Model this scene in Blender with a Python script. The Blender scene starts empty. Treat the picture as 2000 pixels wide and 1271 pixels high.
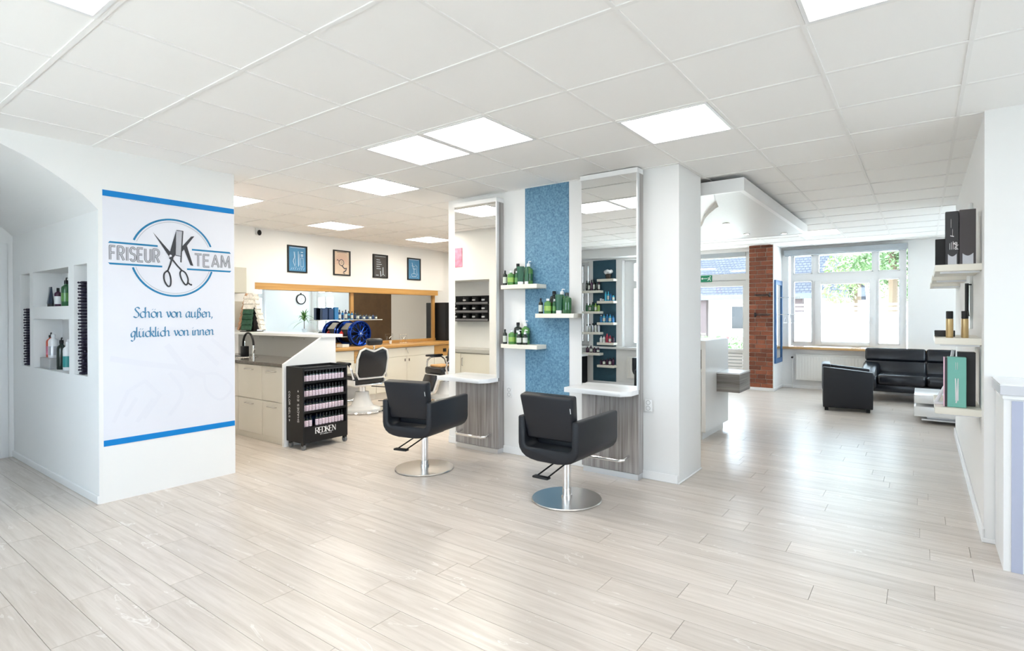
import bpy, bmesh, math, random
from mathutils import Vector, Matrix
R = math.radians
random.seed(7)
sc = bpy.context.scene
COL = sc.collection

# ---------------------------------------------------------------- camera, sky, sun, exposure
FPX, CX, CY, YAW, PIT, ROL = 1074.49, 1029.41, 617.80, 0.62327, -0.0049265, -0.0020731
EYE = Vector((0, 0, 1.477))
_F = Vector((-math.sin(YAW) * math.cos(PIT), math.cos(YAW) * math.cos(PIT), math.sin(PIT)))
_R0 = Vector((math.cos(YAW), math.sin(YAW), 0)); _U0 = _R0.cross(_F)
_RR = _R0 * math.cos(ROL) + _U0 * math.sin(ROL); _UU = -_R0 * math.sin(ROL) + _U0 * math.cos(ROL)
cd = bpy.data.cameras.new('camera'); cam = bpy.data.objects.new('camera', cd); COL.objects.link(cam)
cd.sensor_width = 36.0; cd.lens = 36.0 * FPX / 2000.0
cd.shift_x = -(CX - 1000.0) / 2000.0; cd.shift_y = (CY - 635.5) / 2000.0
cd.clip_start = 0.05; cd.clip_end = 300
m = Matrix((_RR, _UU, -_F)).transposed().to_4x4(); m.translation = EYE
cam.matrix_world = m
sc.camera = cam

world = bpy.data.worlds.new('world'); sc.world = world; world.use_nodes = True
bg = world.node_tree.nodes['Background']
bg.inputs[0].default_value = (0.72, 0.86, 1.0, 1); bg.inputs[1].default_value = 10.5
sd = bpy.data.lights.new('sun', 'SUN'); sd.energy = 14.0; sd.angle = R(1.0); sd.color = (1, 0.95, 0.86)
so = bpy.data.objects.new('sun', sd); COL.objects.link(so)
so.rotation_euler = Vector((-0.72, -0.02, 0.69)).to_track_quat('Z', 'Y').to_euler()

def portal(x, y, z, w, h, rx, rz, ry=0):                       # guides daylight sampling at a window, gives off no light itself
    a = bpy.data.lights.new('window_portal', 'AREA'); a.shape = 'RECTANGLE'; a.size = w; a.size_y = h
    a.cycles.is_portal = True
    o = bpy.data.objects.new('window_portal', a); COL.objects.link(o); o.location = (x, y, z); o.rotation_euler = (rx, ry, rz)

sc.cycles.max_bounces = 7; sc.cycles.diffuse_bounces = 4; sc.cycles.glossy_bounces = 3; sc.cycles.caustics_reflective = False; sc.cycles.caustics_refractive = False
sc.view_settings.view_transform = 'Standard'; sc.view_settings.look = 'None'
sc.view_settings.gamma = 1.0; sc.view_settings.use_curve_mapping = False
sc.view_settings.exposure = 0.64
LED = 5.6                                                # brightness of the ceiling panels

# ---------------------------------------------------------------- helpers
class MB:
    def __init__(s): s.v = []; s.f = []
    def add(s, v, f, M=None):
        n = len(s.v)
        s.v += [tuple(M @ Vector(p)) for p in v] if M is not None else [tuple(p) for p in v]
        s.f += [tuple(n + i for i in q) for q in f]; return s
    def box(s, x0, x1, y0, y1, z0, z1, M=None):
        return s.add([(x0, y0, z0), (x1, y0, z0), (x1, y1, z0), (x0, y1, z0), (x0, y0, z1), (x1, y0, z1), (x1, y1, z1), (x0, y1, z1)],
                     [(0, 3, 2, 1), (4, 5, 6, 7), (0, 1, 5, 4), (1, 2, 6, 5), (2, 3, 7, 6), (3, 0, 4, 7)], M)
    def prism(s, poly, axis, a, b, M=None):               # polygon in the two other axes (x,y / x,z / y,z), extruded along axis
        def p3(u, w, t): return {'x': (t, u, w), 'y': (u, t, w), 'z': (u, w, t)}[axis]
        n = len(poly); v = [p3(u, w, a) for u, w in poly] + [p3(u, w, b) for u, w in poly]
        f = [tuple(range(n))[::-1], tuple(range(n, 2 * n))] + [(i, (i + 1) % n, n + (i + 1) % n, n + i) for i in range(n)]
        return s.add(v, f, M)
    def lathe(s, prof, c=(0, 0, 0), seg=20, M=None, sx=1, sy=1, a0=0, caps=True):
        v = []; f = []; n = len(prof)
        for i in range(seg):
            a = a0 + 2 * math.pi * i / seg
            for r, z in prof: v.append((c[0] + r * math.cos(a) * sx, c[1] + r * math.sin(a) * sy, c[2] + z))
        for i in range(seg):
            j = (i + 1) % seg
            for k in range(n - 1): f.append((i * n + k, j * n + k, j * n + k + 1, i * n + k + 1))
        if caps: f.append(tuple(i * n for i in range(seg))[::-1]); f.append(tuple(i * n + n - 1 for i in range(seg)))
        return s.add(v, f, M)
    def cyl(s, c, r, h, seg=20, M=None): return s.lathe([(r, 0), (r, h)], c, seg, M)
    def tube(s, pts, r, seg=8, M=None, closed=False):
        P = [Vector(p) for p in pts]; n = len(P); v = []; f = []; up = None
        for i in range(n):
            if closed: t = P[(i + 1) % n] - P[i - 1]
            else: t = P[min(i + 1, n - 1)] - P[max(i - 1, 0)]
            t.normalize()
            if up is None: up = Vector((0, 0, 1)) if abs(t.z) < .9 else Vector((1, 0, 0))
            a = t.cross(up)
            if a.length < 1e-4: a = t.cross(Vector((0.3, 1, 0.2)))
            a.normalize(); b = a.cross(t).normalized(); up = b
            rr = r[i] if isinstance(r, (list, tuple)) else r
            for k in range(seg):
                an = 2 * math.pi * k / seg; v.append(P[i] + a * rr * math.cos(an) + b * rr * math.sin(an))
        for i in range(n if closed else n - 1):
            j = (i + 1) % n
            for k in range(seg): f.append((i * seg + k, i * seg + (k + 1) % seg, j * seg + (k + 1) % seg, j * seg + k))
        if not closed: f.append(tuple(range(seg))[::-1]); f.append(tuple((n - 1) * seg + k for k in range(seg)))
        return s.add(v, f, M)
    def sphere(s, c, r, seg=12, rings=8, M=None, sz=1.0, sx=1.0, sy=1.0):
        return s.lathe([(max(1e-4, r * math.sin(math.pi * k / rings)), -r * sz * math.cos(math.pi * k / rings)) for k in range(rings + 1)], c, seg, M, sx, sy)
    def build(s, name, mat, parent=None, bevel=0, bseg=2, smooth=False, loc=None, ang=35):
        me = bpy.data.meshes.new(name); me.from_pydata(s.v, [], s.f); me.update()
        bm = bmesh.new(); bm.from_mesh(me)
        bmesh.ops.recalc_face_normals(bm, faces=bm.faces)
        if bevel:
            ed = [e for e in bm.edges if len(e.link_faces) == 2 and e.calc_face_angle(0) > R(30)]
            bmesh.ops.bevel(bm, geom=ed, offset=bevel, segments=bseg, profile=.5, affect='EDGES', clamp_overlap=True)
        bm.to_mesh(me); bm.free()
        if smooth or bevel:
            for p in me.polygons: p.use_smooth = True
            me.set_sharp_from_angle(angle=R(ang))
        o = bpy.data.objects.new(name, me); COL.objects.link(o)
        if mat is not None: me.materials.append(mat)
        if parent is not None: o.parent = parent
        if loc is not None: o.location = loc
        return o

def tag(o, label, cat, group=None):
    o['label'] = label; o['category'] = cat
    if group: o['group'] = group
    return o
def struct(o): o['kind'] = 'structure'; return o
def thing(name, label, cat, loc=(0, 0, 0), rz=0, group=None):
    o = bpy.data.objects.new(name, None); COL.objects.link(o); o.empty_display_size = .1
    o.location = loc; o.rotation_euler = (0, 0, rz)
    return tag(o, label, cat, group)
def single(name, mb, mat, label, cat, loc=(0, 0, 0), rz=0, group=None, **kw):
    o = mb.build(name, mat, None, **kw); o.location = loc; o.rotation_euler = (0, 0, rz)
    return tag(o, label, cat, group)
def copy_tree(o, parent=None):
    c = o.copy(); COL.objects.link(c); c.parent = parent
    for ch in list(o.children): copy_tree(ch, c)
    return c
def dup(o, loc, rz, label, group=None):
    c = copy_tree(o); c.location = loc; c.rotation_euler = (0, 0, rz); c['label'] = label
    if group: c['group'] = group
    return c
def proj(P):
    d = Vector(P) - EYE; w = d.dot(_F)
    if w < .05: return None
    return CX + FPX * d.dot(_RR) / w, CY - FPX * d.dot(_UU) / w
ORD = ['first', 'second', 'third', 'fourth', 'fifth', 'sixth', 'seventh', 'eighth', 'ninth', 'tenth', 'eleventh', 'twelfth', 'thirteenth', 'fourteenth']

def slab(axis, a, b, u0, u1, z0, z1, holes):              # wall with rectangular holes; axis 'x': plane y,z; axis 'y': plane x,z
    us = sorted({u0, u1, *[h[0] for h in holes], *[h[1] for h in holes]}); zs = sorted({z0, z1, *[h[2] for h in holes], *[h[3] for h in holes]})
    us = [u for u in us if u0 <= u <= u1]; zs = [z for z in zs if z0 <= z <= z1]
    mb = MB()
    for i in range(len(us) - 1):
        run = None
        for k in range(len(zs) - 1):
            um = (us[i] + us[i + 1]) / 2; zm = (zs[k] + zs[k + 1]) / 2
            if any(h[0] < um < h[1] and h[2] < zm < h[3] for h in holes): continue
            if axis == 'x': mb.box(a, b, us[i], us[i + 1], zs[k], zs[k + 1])
            else: mb.box(us[i], us[i + 1], a, b, zs[k], zs[k + 1])
    return mb

# ---------------------------------------------------------------- materials
MATS = {}
def _new(name):
    m = bpy.data.materials.new(name); m.use_nodes = True; MATS[name] = m
    nt = m.node_tree; return m, nt, nt.nodes['Principled BSDF']
def mat(name, col, rough=.5, metal=0, spec=.5, noise=0, nscale=8, bump=0, bscale=60, coat=0, emit=0, alpha=None):
    m, nt, p = _new(name); N = nt.nodes; L = nt.links
    p.inputs['Base Color'].default_value = (*col, 1); p.inputs['Roughness'].default_value = rough
    p.inputs['Metallic'].default_value = metal; p.inputs['Specular IOR Level'].default_value = spec
    p.inputs['Coat Weight'].default_value = coat
    if emit: p.inputs['Emission Color'].default_value = (*col, 1); p.inputs['Emission Strength'].default_value = emit
    if noise or bump:
        tc = N.new('ShaderNodeTexCoord')
    if noise:
        t = N.new('ShaderNodeTexNoise'); t.inputs['Scale'].default_value = nscale; t.inputs['Detail'].default_value = 4
        L.new(tc.outputs['Object'], t.inputs['Vector'])
        r = N.new('ShaderNodeMapRange'); r.inputs[1].default_value = .25; r.inputs[2].default_value = .75
        r.inputs[3].default_value = 1 - noise; r.inputs[4].default_value = 1 + noise
        L.new(t.outputs['Fac'], r.inputs[0])
        mx = N.new('ShaderNodeMix'); mx.data_type = 'RGBA'; mx.blend_type = 'MULTIPLY'; mx.inputs[0].default_value = 1
        mx.inputs[6].default_value = (*col, 1); L.new(r.outputs[0], mx.inputs[7]); L.new(mx.outputs[2], p.inputs['Base Color'])
    if bump:
        t = N.new('ShaderNodeTexNoise'); t.inputs['Scale'].default_value = bscale; t.inputs['Detail'].default_value = 3
        L.new(tc.outputs['Object'], t.inputs['Vector'])
        b = N.new('ShaderNodeBump'); b.inputs['Strength'].default_value = bump; b.inputs['Distance'].default_value = .004
        L.new(t.outputs['Fac'], b.inputs['Height']); L.new(b.outputs[0], p.inputs['Normal'])
    return m
def grain(name, c1, c2, sc_, rough=.45, bump=.1, world=False, c3=None):   # streaky wood; sc_ = noise scale per axis
    m, nt, p = _new(name); N = nt.nodes; L = nt.links
    if world: g = N.new('ShaderNodeNewGeometry'); src = g.outputs['Position']
    else: g = N.new('ShaderNodeTexCoord'); src = g.outputs['Object']
    mp = N.new('ShaderNodeMapping'); mp.inputs['Scale'].default_value = sc_; L.new(src, mp.inputs['Vector'])
    t = N.new('ShaderNodeTexNoise'); t.inputs['Scale'].default_value = 1; t.inputs['Detail'].default_value = 6; t.inputs['Roughness'].default_value = .62
    t.inputs['Distortion'].default_value = .35
    L.new(mp.outputs[0], t.inputs['Vector'])
    r = N.new('ShaderNodeValToRGB'); e = r.color_ramp.elements
    e[0].position = .32; e[0].color = (*c1, 1); e[1].position = .68; e[1].color = (*c2, 1)
    if c3: x = e.new(.5); x.color = (*c3, 1)
    L.new(t.outputs['Fac'], r.inputs[0]); L.new(r.outputs[0], p.inputs['Base Color'])
    p.inputs['Roughness'].default_value = rough
    if bump:
        b = N.new('ShaderNodeBump'); b.inputs['Strength'].default_value = bump; b.inputs['Distance'].default_value = .003
        L.new(t.outputs['Fac'], b.inputs['Height']); L.new(b.outputs[0], p.inputs['Normal'])
    return m

def matte(name, col):                                    # plain wall paint or mineral fibre: no gloss at all
    m, nt, p = _new(name); nt.nodes.remove(p); d = nt.nodes.new('ShaderNodeBsdfDiffuse'); d.inputs[0].default_value = (*col, 1)
    nt.links.new(d.outputs[0], nt.nodes['Material Output'].inputs[0]); return m
WALL = matte('wall_paint', (.86, .86, .855))
WHITE = mat('white_lacquer', (.85, .855, .86), .35)
WHITEGLOSS = mat('white_gloss', (.86, .865, .87), .2)
CREAM = mat('cream_lacquer', (.82, .79, .70), .4)
BEIGE = mat('beige_front', (.76, .73, .67), .4)
TILE = matte('ceiling_tile', (.95, .94, .925))
TBAR = matte('ceiling_runner', (.90, .89, .875))
PLENUM = mat('ceiling_plenum', (.5, .48, .45), .9)
OAK = grain('oak', (.46, .235, .06), (.62, .36, .12), (5, 1.2, 40), .4, .06, world=True)
OAKV = grain('oak_upright', (.46, .235, .06), (.62, .36, .12), (40, 40, 1.5), .4, .06, world=True)
GREYV = grain('grey_wood_upright', (.20, .18, .17), (.46, .44, .43), (38, 38, 1.1), .42, .1, world=True, c3=(.33, .31, .30))
GREYH = grain('grey_wood_level', (.17, .155, .145), (.40, .38, .365), (1.2, 1.2, 45), .42, .1, world=True, c3=(.28, .265, .25))
BLACK = mat('black_plastic', (.006, .006, .007), .42, spec=.35)
BLACKGLOSS = mat('black_gloss', (.012, .012, .013), .15)
LEATHER = mat('black_leather', (.010, .0115, .016), .45, spec=.4, bump=.1, bscale=350)
LEATHERS = mat('shiny_black_leather', (.007, .009, .014), .27, bump=.12, bscale=60)
DARKGREY = mat('dark_grey', (.032, .032, .036), .45)
CHROME = mat('chrome', (.82, .82, .83), .12, metal=1)
BRUSHED = mat('brushed_steel', (.62, .60, .575), .27, metal=1)
ALU = mat('aluminium', (.72, .73, .75), .35, metal=.9)
MIRROR = mat('mirror_glass', (.93, .94, .93), .0, metal=1)
MORTAR = mat('mortar', (.55, .47, .40), .9)
BLUEPRINT = mat('banner_blue', (.0, .215, .60), .5, spec=.3)
BLUELOGO = mat('logo_blue', (.0, .20, .42), .45)
LOGODARK = mat('logo_dark', (.028, .03, .038), .45)
LOGOGREY = mat('logo_grey', (.46, .47, .52), .45)
PALEPRINT = mat('pale_print', (.77, .78, .85), .42, noise=.012, nscale=3)
GHOST = mat('ghost_print', (.748, .758, .832), .42)
TEXTBLUE = mat('script_blue', (.05, .22, .40), .45)
BROWN = mat('brown_plaster', (.105, .062, .03), .6, noise=.25, nscale=5)
LAVENDER = mat('lavender_panel', (.44, .47, .60), .4)
GREYMETAL = mat('grey_metal', (.42, .46, .50), .4)
BLUEFRAME = mat('blue_frame', (.03, .12, .30), .4)
RED = mat('red', (.55, .02, .015), .4)
BLUEGLOSS = mat('blue_chrome', (.004, .045, .32), .16, metal=.75)
GREENSIGN = mat('sign_green', (.0, .21, .10), .5)
SILL = mat('sill_wood', (.62, .38, .17), .4)
RADI = mat('radiator_enamel', (.84, .83, .80), .35)
STONE = mat('worktop_stone', (.12, .105, .09), .16, noise=.3, nscale=25)
def blueplaster():
    m, nt, p = _new('blue_plaster'); N = nt.nodes; L = nt.links
    tc = N.new('ShaderNodeTexCoord')
    t = N.new('ShaderNodeTexNoise'); t.inputs['Scale'].default_value = 55; t.inputs['Detail'].default_value = 5; t.inputs['Roughness'].default_value = .7
    L.new(tc.outputs['Object'], t.inputs['Vector'])
    r = N.new('ShaderNodeValToRGB'); e = r.color_ramp.elements
    e[0].position = .33; e[0].color = (.052, .155, .27, 1); e[1].position = .68; e[1].color = (.19, .38, .53, 1)
    L.new(t.outputs['Fac'], r.inputs[0]); L.new(r.outputs[0], p.inputs['Base Color']); p.inputs['Roughness'].default_value = .55
    b = N.new('ShaderNodeBump'); b.inputs['Strength'].default_value = .3; b.inputs['Distance'].default_value = .004
    L.new(t.outputs['Fac'], b.inputs['Height']); L.new(b.outputs[0], p.inputs['Normal'])
    return m
BLUEWALL = blueplaster()
TEALWALL = mat('teal_wall', (.028, .085, .125), .6, noise=.1, nscale=20)
def glassmat(name, tint=(1, 1, 1), refl=.08):
    m, nt, p = _new(name); N = nt.nodes; L = nt.links
    N.remove(p); tr = N.new('ShaderNodeBsdfTransparent'); tr.inputs[0].default_value = (*tint, 1)
    gl = N.new('ShaderNodeBsdfGlossy'); gl.inputs['Roughness'].default_value = .02
    lw = N.new('ShaderNodeLayerWeight'); lw.inputs[0].default_value = .5
    pw = N.new('ShaderNodeMath'); pw.operation = 'POWER'; pw.inputs[1].default_value = 4; L.new(lw.outputs['Facing'], pw.inputs[0])
    ma = N.new('ShaderNodeMath'); ma.operation = 'MULTIPLY_ADD'; ma.inputs[1].default_value = .7; ma.inputs[2].default_value = .03; L.new(pw.outputs[0], ma.inputs[0])
    mx = N.new('ShaderNodeMixShader'); L.new(ma.outputs[0], mx.inputs[0]); L.new(tr.outputs[0], mx.inputs[1]); L.new(gl.outputs[0], mx.inputs[2])
    L.new(mx.outputs[0], N['Material Output'].inputs[0]); return m
GLASS = glassmat('window_glass', (.96, .98, .98))
def film():
    m, nt, p = _new('frosted_film'); N = nt.nodes; L = nt.links; N.remove(p)
    t = N.new('ShaderNodeBsdfTranslucent'); t.inputs[0].default_value = (.9, .92, .93, 1)
    d = N.new('ShaderNodeBsdfDiffuse'); d.inputs[0].default_value = (.85, .87, .88, 1)
    mx = N.new('ShaderNodeMixShader'); mx.inputs[0].default_value = .25
    L.new(t.outputs[0], mx.inputs[1]); L.new(d.outputs[0], mx.inputs[2]); L.new(mx.outputs[0], N['Material Output'].inputs[0]); return m
FILM = film()
def brickmat():
    m, nt, p = _new('brick'); N = nt.nodes; L = nt.links
    oi = N.new('ShaderNodeObjectInfo'); r = N.new('ShaderNodeValToRGB'); e = r.color_ramp.elements
    e[0].color = (.15, .045, .024, 1); e[1].color = (.30, .092, .046, 1); L.new(oi.outputs['Random'], r.inputs[0])
    g = N.new('ShaderNodeNewGeometry'); t = N.new('ShaderNodeTexNoise'); t.inputs['Scale'].default_value = 60; L.new(g.outputs['Position'], t.inputs['Vector'])
    mx = N.new('ShaderNodeMix'); mx.data_type = 'RGBA'; mx.blend_type = 'OVERLAY'; mx.inputs[0].default_value = .35
    L.new(r.outputs[0], mx.inputs[6]); L.new(t.outputs['Fac'], mx.inputs[7]); L.new(mx.outputs[2], p.inputs['Base Color']); p.inputs['Roughness'].default_value = .85
    b = N.new('ShaderNodeBump'); b.inputs['Strength'].default_value = .4; b.inputs['Distance'].default_value = .004
    L.new(t.outputs['Fac'], b.inputs['Height']); L.new(b.outputs[0], p.inputs['Normal']); return m
BRICK = brickmat()
def floormat():
    m, nt, p = _new('floor_plank_vinyl'); N = nt.nodes; L = nt.links
    g = N.new('ShaderNodeNewGeometry'); oi = N.new('ShaderNodeObjectInfo')
    cmb = N.new('ShaderNodeCombineXYZ'); mu = N.new('ShaderNodeMath'); mu.operation = 'MULTIPLY'; mu.inputs[1].default_value = 37
    L.new(oi.outputs['Random'], mu.inputs[0]); L.new(mu.outputs[0], cmb.inputs[2])
    ad = N.new('ShaderNodeVectorMath'); ad.operation = 'ADD'; L.new(g.outputs['Position'], ad.inputs[0]); L.new(cmb.outputs[0], ad.inputs[1])
    mp = N.new('ShaderNodeMapping'); mp.inputs['Scale'].default_value = (1.6, 30, 1); L.new(ad.outputs[0], mp.inputs['Vector'])
    t = N.new('ShaderNodeTexNoise'); t.inputs['Scale'].default_value = 1; t.inputs['Detail'].default_value = 5; t.inputs['Roughness'].default_value = .65; t.inputs['Distortion'].default_value = .5
    L.new(mp.outputs[0], t.inputs['Vector'])
    r = N.new('ShaderNodeValToRGB'); e = r.color_ramp.elements
    e[0].position = .28; e[0].color = (.50, .435, .38, 1); e[1].position = .72; e[1].color = (.69, .625, .57, 1)
    x = e.new(.5); x.color = (.60, .535, .48, 1)
    L.new(t.outputs['Fac'], r.inputs[0])
    # pale knots and cracks
    mp2 = N.new('ShaderNodeMapping'); mp2.inputs['Scale'].default_value = (2.2, 7, 1); L.new(ad.outputs[0], mp2.inputs['Vector'])
    t2 = N.new('ShaderNodeTexNoise'); t2.inputs['Scale'].default_value = 1; t2.inputs['Detail'].default_value = 3; t2.inputs['Distortion'].default_value = 1.6
    L.new(mp2.outputs[0], t2.inputs['Vector'])
    c2 = N.new('ShaderNodeValToRGB'); q = c2.color_ramp.elements; q[0].position = .655; q[0].color = (0, 0, 0, 1); q[1].position = .69; q[1].color = (0, 0, 0, 1)
    w = q.new(.668); w.color = (.75, .75, .75, 1)
    L.new(t2.outputs['Fac'], c2.inputs[0])
    mx = N.new('ShaderNodeMix'); mx.data_type = 'RGBA'; L.new(c2.outputs[0], mx.inputs[0]); L.new(r.outputs[0], mx.inputs[6]); mx.inputs[7].default_value = (.80, .76, .72, 1)
    hv = N.new('ShaderNodeMapRange'); hv.inputs[3].default_value = .93; hv.inputs[4].default_value = 1.06; L.new(oi.outputs['Random'], hv.inputs[0])
    m2 = N.new('ShaderNodeMix'); m2.data_type = 'RGBA'; m2.blend_type = 'MULTIPLY'; m2.inputs[0].default_value = 1
    L.new(mx.outputs[2], m2.inputs[6]); L.new(hv.outputs[0], m2.inputs[7]); L.new(m2.outputs[2], p.inputs['Base Color'])
    rr = N.new('ShaderNodeMapRange'); rr.inputs[3].default_value = .34; rr.inputs[4].default_value = .25; L.new(t.outputs['Fac'], rr.inputs[0]); L.new(rr.outputs[0], p.inputs['Roughness'])
    b = N.new('ShaderNodeBump'); b.inputs['Strength'].default_value = .18; b.inputs['Distance'].default_value = .002
    L.new(t.outputs['Fac'], b.inputs['Height']); L.new(b.outputs[0], p.inputs['Normal'])
    p.inputs['Specular IOR Level'].default_value = .65
    return m
FLOORM = floormat()
JOINT = mat('floor_joint', (.36, .31, .27), .7)
def emitter(name, col, s):
    m, nt, p = _new(name); N = nt.nodes; L = nt.links; N.remove(p)
    e = N.new('ShaderNodeEmission'); e.inputs[0].default_value = (*col, 1); e.inputs[1].default_value = s
    L.new(e.outputs[0], N['Material Output'].inputs[0]); return m
LEDCOOL = emitter('led_neutral', (1, .975, .94), LED)
LEDWARM = emitter('led_warm', (1, .93, .80), LED * 2.9)
SPOT = emitter('downlight_glow', (1, .97, .92), 10)
# ---------------------------------------------------------------- floor
H = 2.77
XW0, XW1, YW0, YW1 = -8.65, 3.6, -1.3, 12.1
floor = struct(MB().box(XW0 - .2, XW1 + .2, YW0 - .2, YW1, -.25, -.008).build('floor', JOINT))
PL, PW, GAP = 1.22, .185, .0011
cells = []
j = 0; y = YW0
rng = random.Random(3)
while y < YW1 - .05:
    x = XW0 - rng.random() * PL
    while x < XW1:
        cells.append((x, y)); x += PL
    y += PW; j += 1
def score(x, y):
    best = 0; pts = [proj((x + a * PL, y + b * PW, 0)) for a in (0, 1) for b in (0, 1)]
    mid = proj((x + PL / 2, y + PW / 2, 0))
    if any(p is None for p in pts): return (99 if mid and -300 < mid[0] < 2300 and mid[1] < 1500 else -1)
    if not any(-40 < p[0] < 2040 and 0 < p[1] < 1330 for p in pts + [mid]): return -1
    if x + PL < -8.2 or (x + PL < -5.2 and 1.5 < y < 2.6): return -1
    a = abs((pts[1][0] - pts[0][0]) * (pts[2][1] - pts[0][1]) - (pts[1][1] - pts[0][1]) * (pts[2][0] - pts[0][0]))
    return a
rank = sorted(cells, key=lambda c: -score(*c)); near = [c for c in rank[:300] if score(*c) > 0]; nearset = set(near)
pm = MB().box(GAP, PL - GAP, GAP, PW - GAP, -.008, 0).build('plank', FLOORM, floor, loc=(near[0][0], near[0][1], 0))
for c in near[1:]:
    o = pm.copy(); COL.objects.link(o); o.parent = floor; o.location = (c[0], c[1], 0)
rest = MB()
for c in cells:
    if c not in nearset: rest.box(c[0] + GAP, c[0] + PL - GAP, c[1] + GAP, c[1] + PW - GAP, -.008, 0)
o = rest.build('far_planks', FLOORM, floor); o['kind'] = 'stuff'

# ---------------------------------------------------------------- ceiling with tiles, runners and light panels
T = .625; GX0, GY0 = -4.188, .870
ceiling = struct(MB().box(XW0 - .2, XW1 + .2, YW0 - .2, YW1 + .2, H + .06, H + .3).build('ceiling', PLENUM))
LIGHTS = {(2, -1): 0, (2, 3): 0, (1, 3): 0, (-1, 4): 1, (4, 4): 0, (6, 2): 0, (-4, 3): 1, (-5, 6): 1, (-5, 9): 1, (4, 14): 0, (-1, 7): 1,
          (4, -1): 0, (6, -1): 0, (8, 1): 0, (2, -3): 0, (-5, 12): 1, (-2, 12): 1, (8, 16): 0, (-2, 9): 1, (1, 9): 1}  # sofa and partition panels: unseen, added to brighten lounge and barber room
tm = None; resttile = MB(); vis = []
I0, I1, J0, J1 = -8, 12, -4, 18
for i in range(I0, I1):
    for j in range(J0, J1):
        if (i, j) in LIGHTS: continue
        x0, y0 = GX0 + i * T, GY0 + j * T
        pp = [proj((x0 + a * T, y0 + b * T, H)) for a in (0, 1) for b in (0, 1)]
        ok = any(p and -20 < p[0] < 2020 and -20 < p[1] < 620 for p in pp) and not (x0 < -8.0 or (x0 < -5.3 and y0 < 2.0) or x0 > .35 and y0 > 4.6)
        sz = 0
        if ok:
            q = [p for p in pp if p]; sz = (max(p[0] for p in q) - min(p[0] for p in q)) * (max(p[1] for p in q) - min(p[1] for p in q))
        vis.append((sz, x0, y0))
vis.sort(reverse=True)
for n, (sz, x0, y0) in enumerate(vis):
    if sz > 0 and n < 290:
        if tm is None: tm = MB().box(.004, T - .004, .004, T - .004, .005, .02).build('tile', TILE, ceiling, loc=(x0, y0, H))
        else: o = tm.copy(); COL.objects.link(o); o.parent = ceiling; o.location = (x0, y0, H)
    else: resttile.box(x0 + .004, x0 + T - .004, y0 + .004, y0 + T - .004, H + .005, H + .02)
o = resttile.build('far_tiles', TILE, ceiling); o['kind'] = 'stuff'
xa, xb, ya, yb = GX0 + I0 * T, GX0 + I1 * T, GY0 + J0 * T, GY0 + J1 * T
for i in range(I0, I1 + 1): MB().box(GX0 + i * T - .010, GX0 + i * T + .010, ya, yb, H, H + .035).build('cross_runner', TBAR, ceiling)
for j in range(J0, J1 + 1): MB().box(xa, xb, GY0 + j * T - .012, GY0 + j * T + .012, H - .0005, H + .0345).build('main_runner', TBAR, ceiling)
LLAB = {(2, -1): 'square ceiling light panel cut off at the top left corner of the photo', (2, 3): 'larger of the two light panels that touch, in the middle of the ceiling',
        (1, 3): 'light panel left of and touching another, above the salon chairs', (-1, 4): 'light panel by itself before the left mirror station',
        (4, 4): 'square light panel above the right mirror station', (6, 2): 'light panel cut by the top edge, above the right walkway',
        (-4, 3): 'light panel half hidden by the scissors banner pillar', (-5, 6): 'light panel above the first barber picture', (-5, 9): 'light panel nearest the barber room far pictures',
        (4, 14): 'light panel before the big lounge window', (-1, 7): 'warm light panel behind the left mirror station', (4, -1): 'light panel right above the viewer',
        (6, -1): 'light panel behind the viewer on the right', (8, 1): 'light panel over the reception counter', (2, -3): 'light panel by the rear windows', (4, 9): 'light panel over the right walkway floor',
        (-5, 12): 'light panel over the barber far end', (-2, 12): 'light panel behind the brown wall', (8, 16): 'added unseen light panel over the right end of the leather sofa', (-2, 9): 'added unseen light panel behind the partition near the far barber chair', (1, 9): 'added unseen light panel behind the blue stripe partition'}
proto = {}
for (i, j), warm in LIGHTS.items():
    loc = (GX0 + i * T, GY0 + j * T, H - .004)
    if warm not in proto:
        t = thing('ceiling_light', LLAB[(i, j)], 'ceiling light', loc, 0, 'square light panels in the ceiling grid')
        MB().box(.012, T - .012, .012, .03, 0, .03).box(.012, T - .012, T - .03, T - .012, 0, .03).box(.012, .03, .03, T - .03, 0, .03).box(T - .03, T - .012, .03, T - .03, 0, .03).build('frame', WHITE, t)
        MB().box(.03, T - .03, .03, T - .03, .006, .02).build('diffuser', LEDWARM if warm else LEDCOOL, t)
        proto[warm] = t
    else: dup(proto[warm], loc, 0, LLAB[(i, j)])

# ---------------------------------------------------------------- walls
def W(name, mb, m=WALL): return struct(mb.build(name, m))
# rear wall behind the viewer, with windows
RW = [(-6.02, -5.72), (-4.95, -3.55), (-2.7, -1.6)]
wall_rear = W('wall_rear', slab('y', -1.5, -1.2, -7.9, 3.7, 0, H + .05, [(a, b, .80, 2.56) for a, b in RW]))
W('trim_1', MB().box(-7.7, 3.5, -1.2, -.85, 2.60, H + .005))
W('wall_passage', slab('x', -7.95, -7.7, -1.3, 1.6, 0, H + .05, [(.55, 1.47, -.1, 2.2)]))
# banner pillar block with niches (passage side) and alcove (aisle side)
NICHE = [(-7.42, -7.09, .968, 1.88), (-6.975, -5.925, 1.552, 1.885), (-6.97, -5.915, .97, 1.437), (-5.78, -5.462, .977, 1.89)]
pb = slab('y', 1.53, 1.75, -7.9, -5.2, 0, H + .04, NICHE)
pb.box(-8.1, -5.2, 1.75, 2.12, 0, H + .04)
v2 = slab('y', 2.12, 2.57, -8.1, -5.2, 0, H + .04, [(-7.2, -5.33, .08, 2.005)])
pb.add(v2.v, v2.f); W('wall_pillar', pb)
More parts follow.
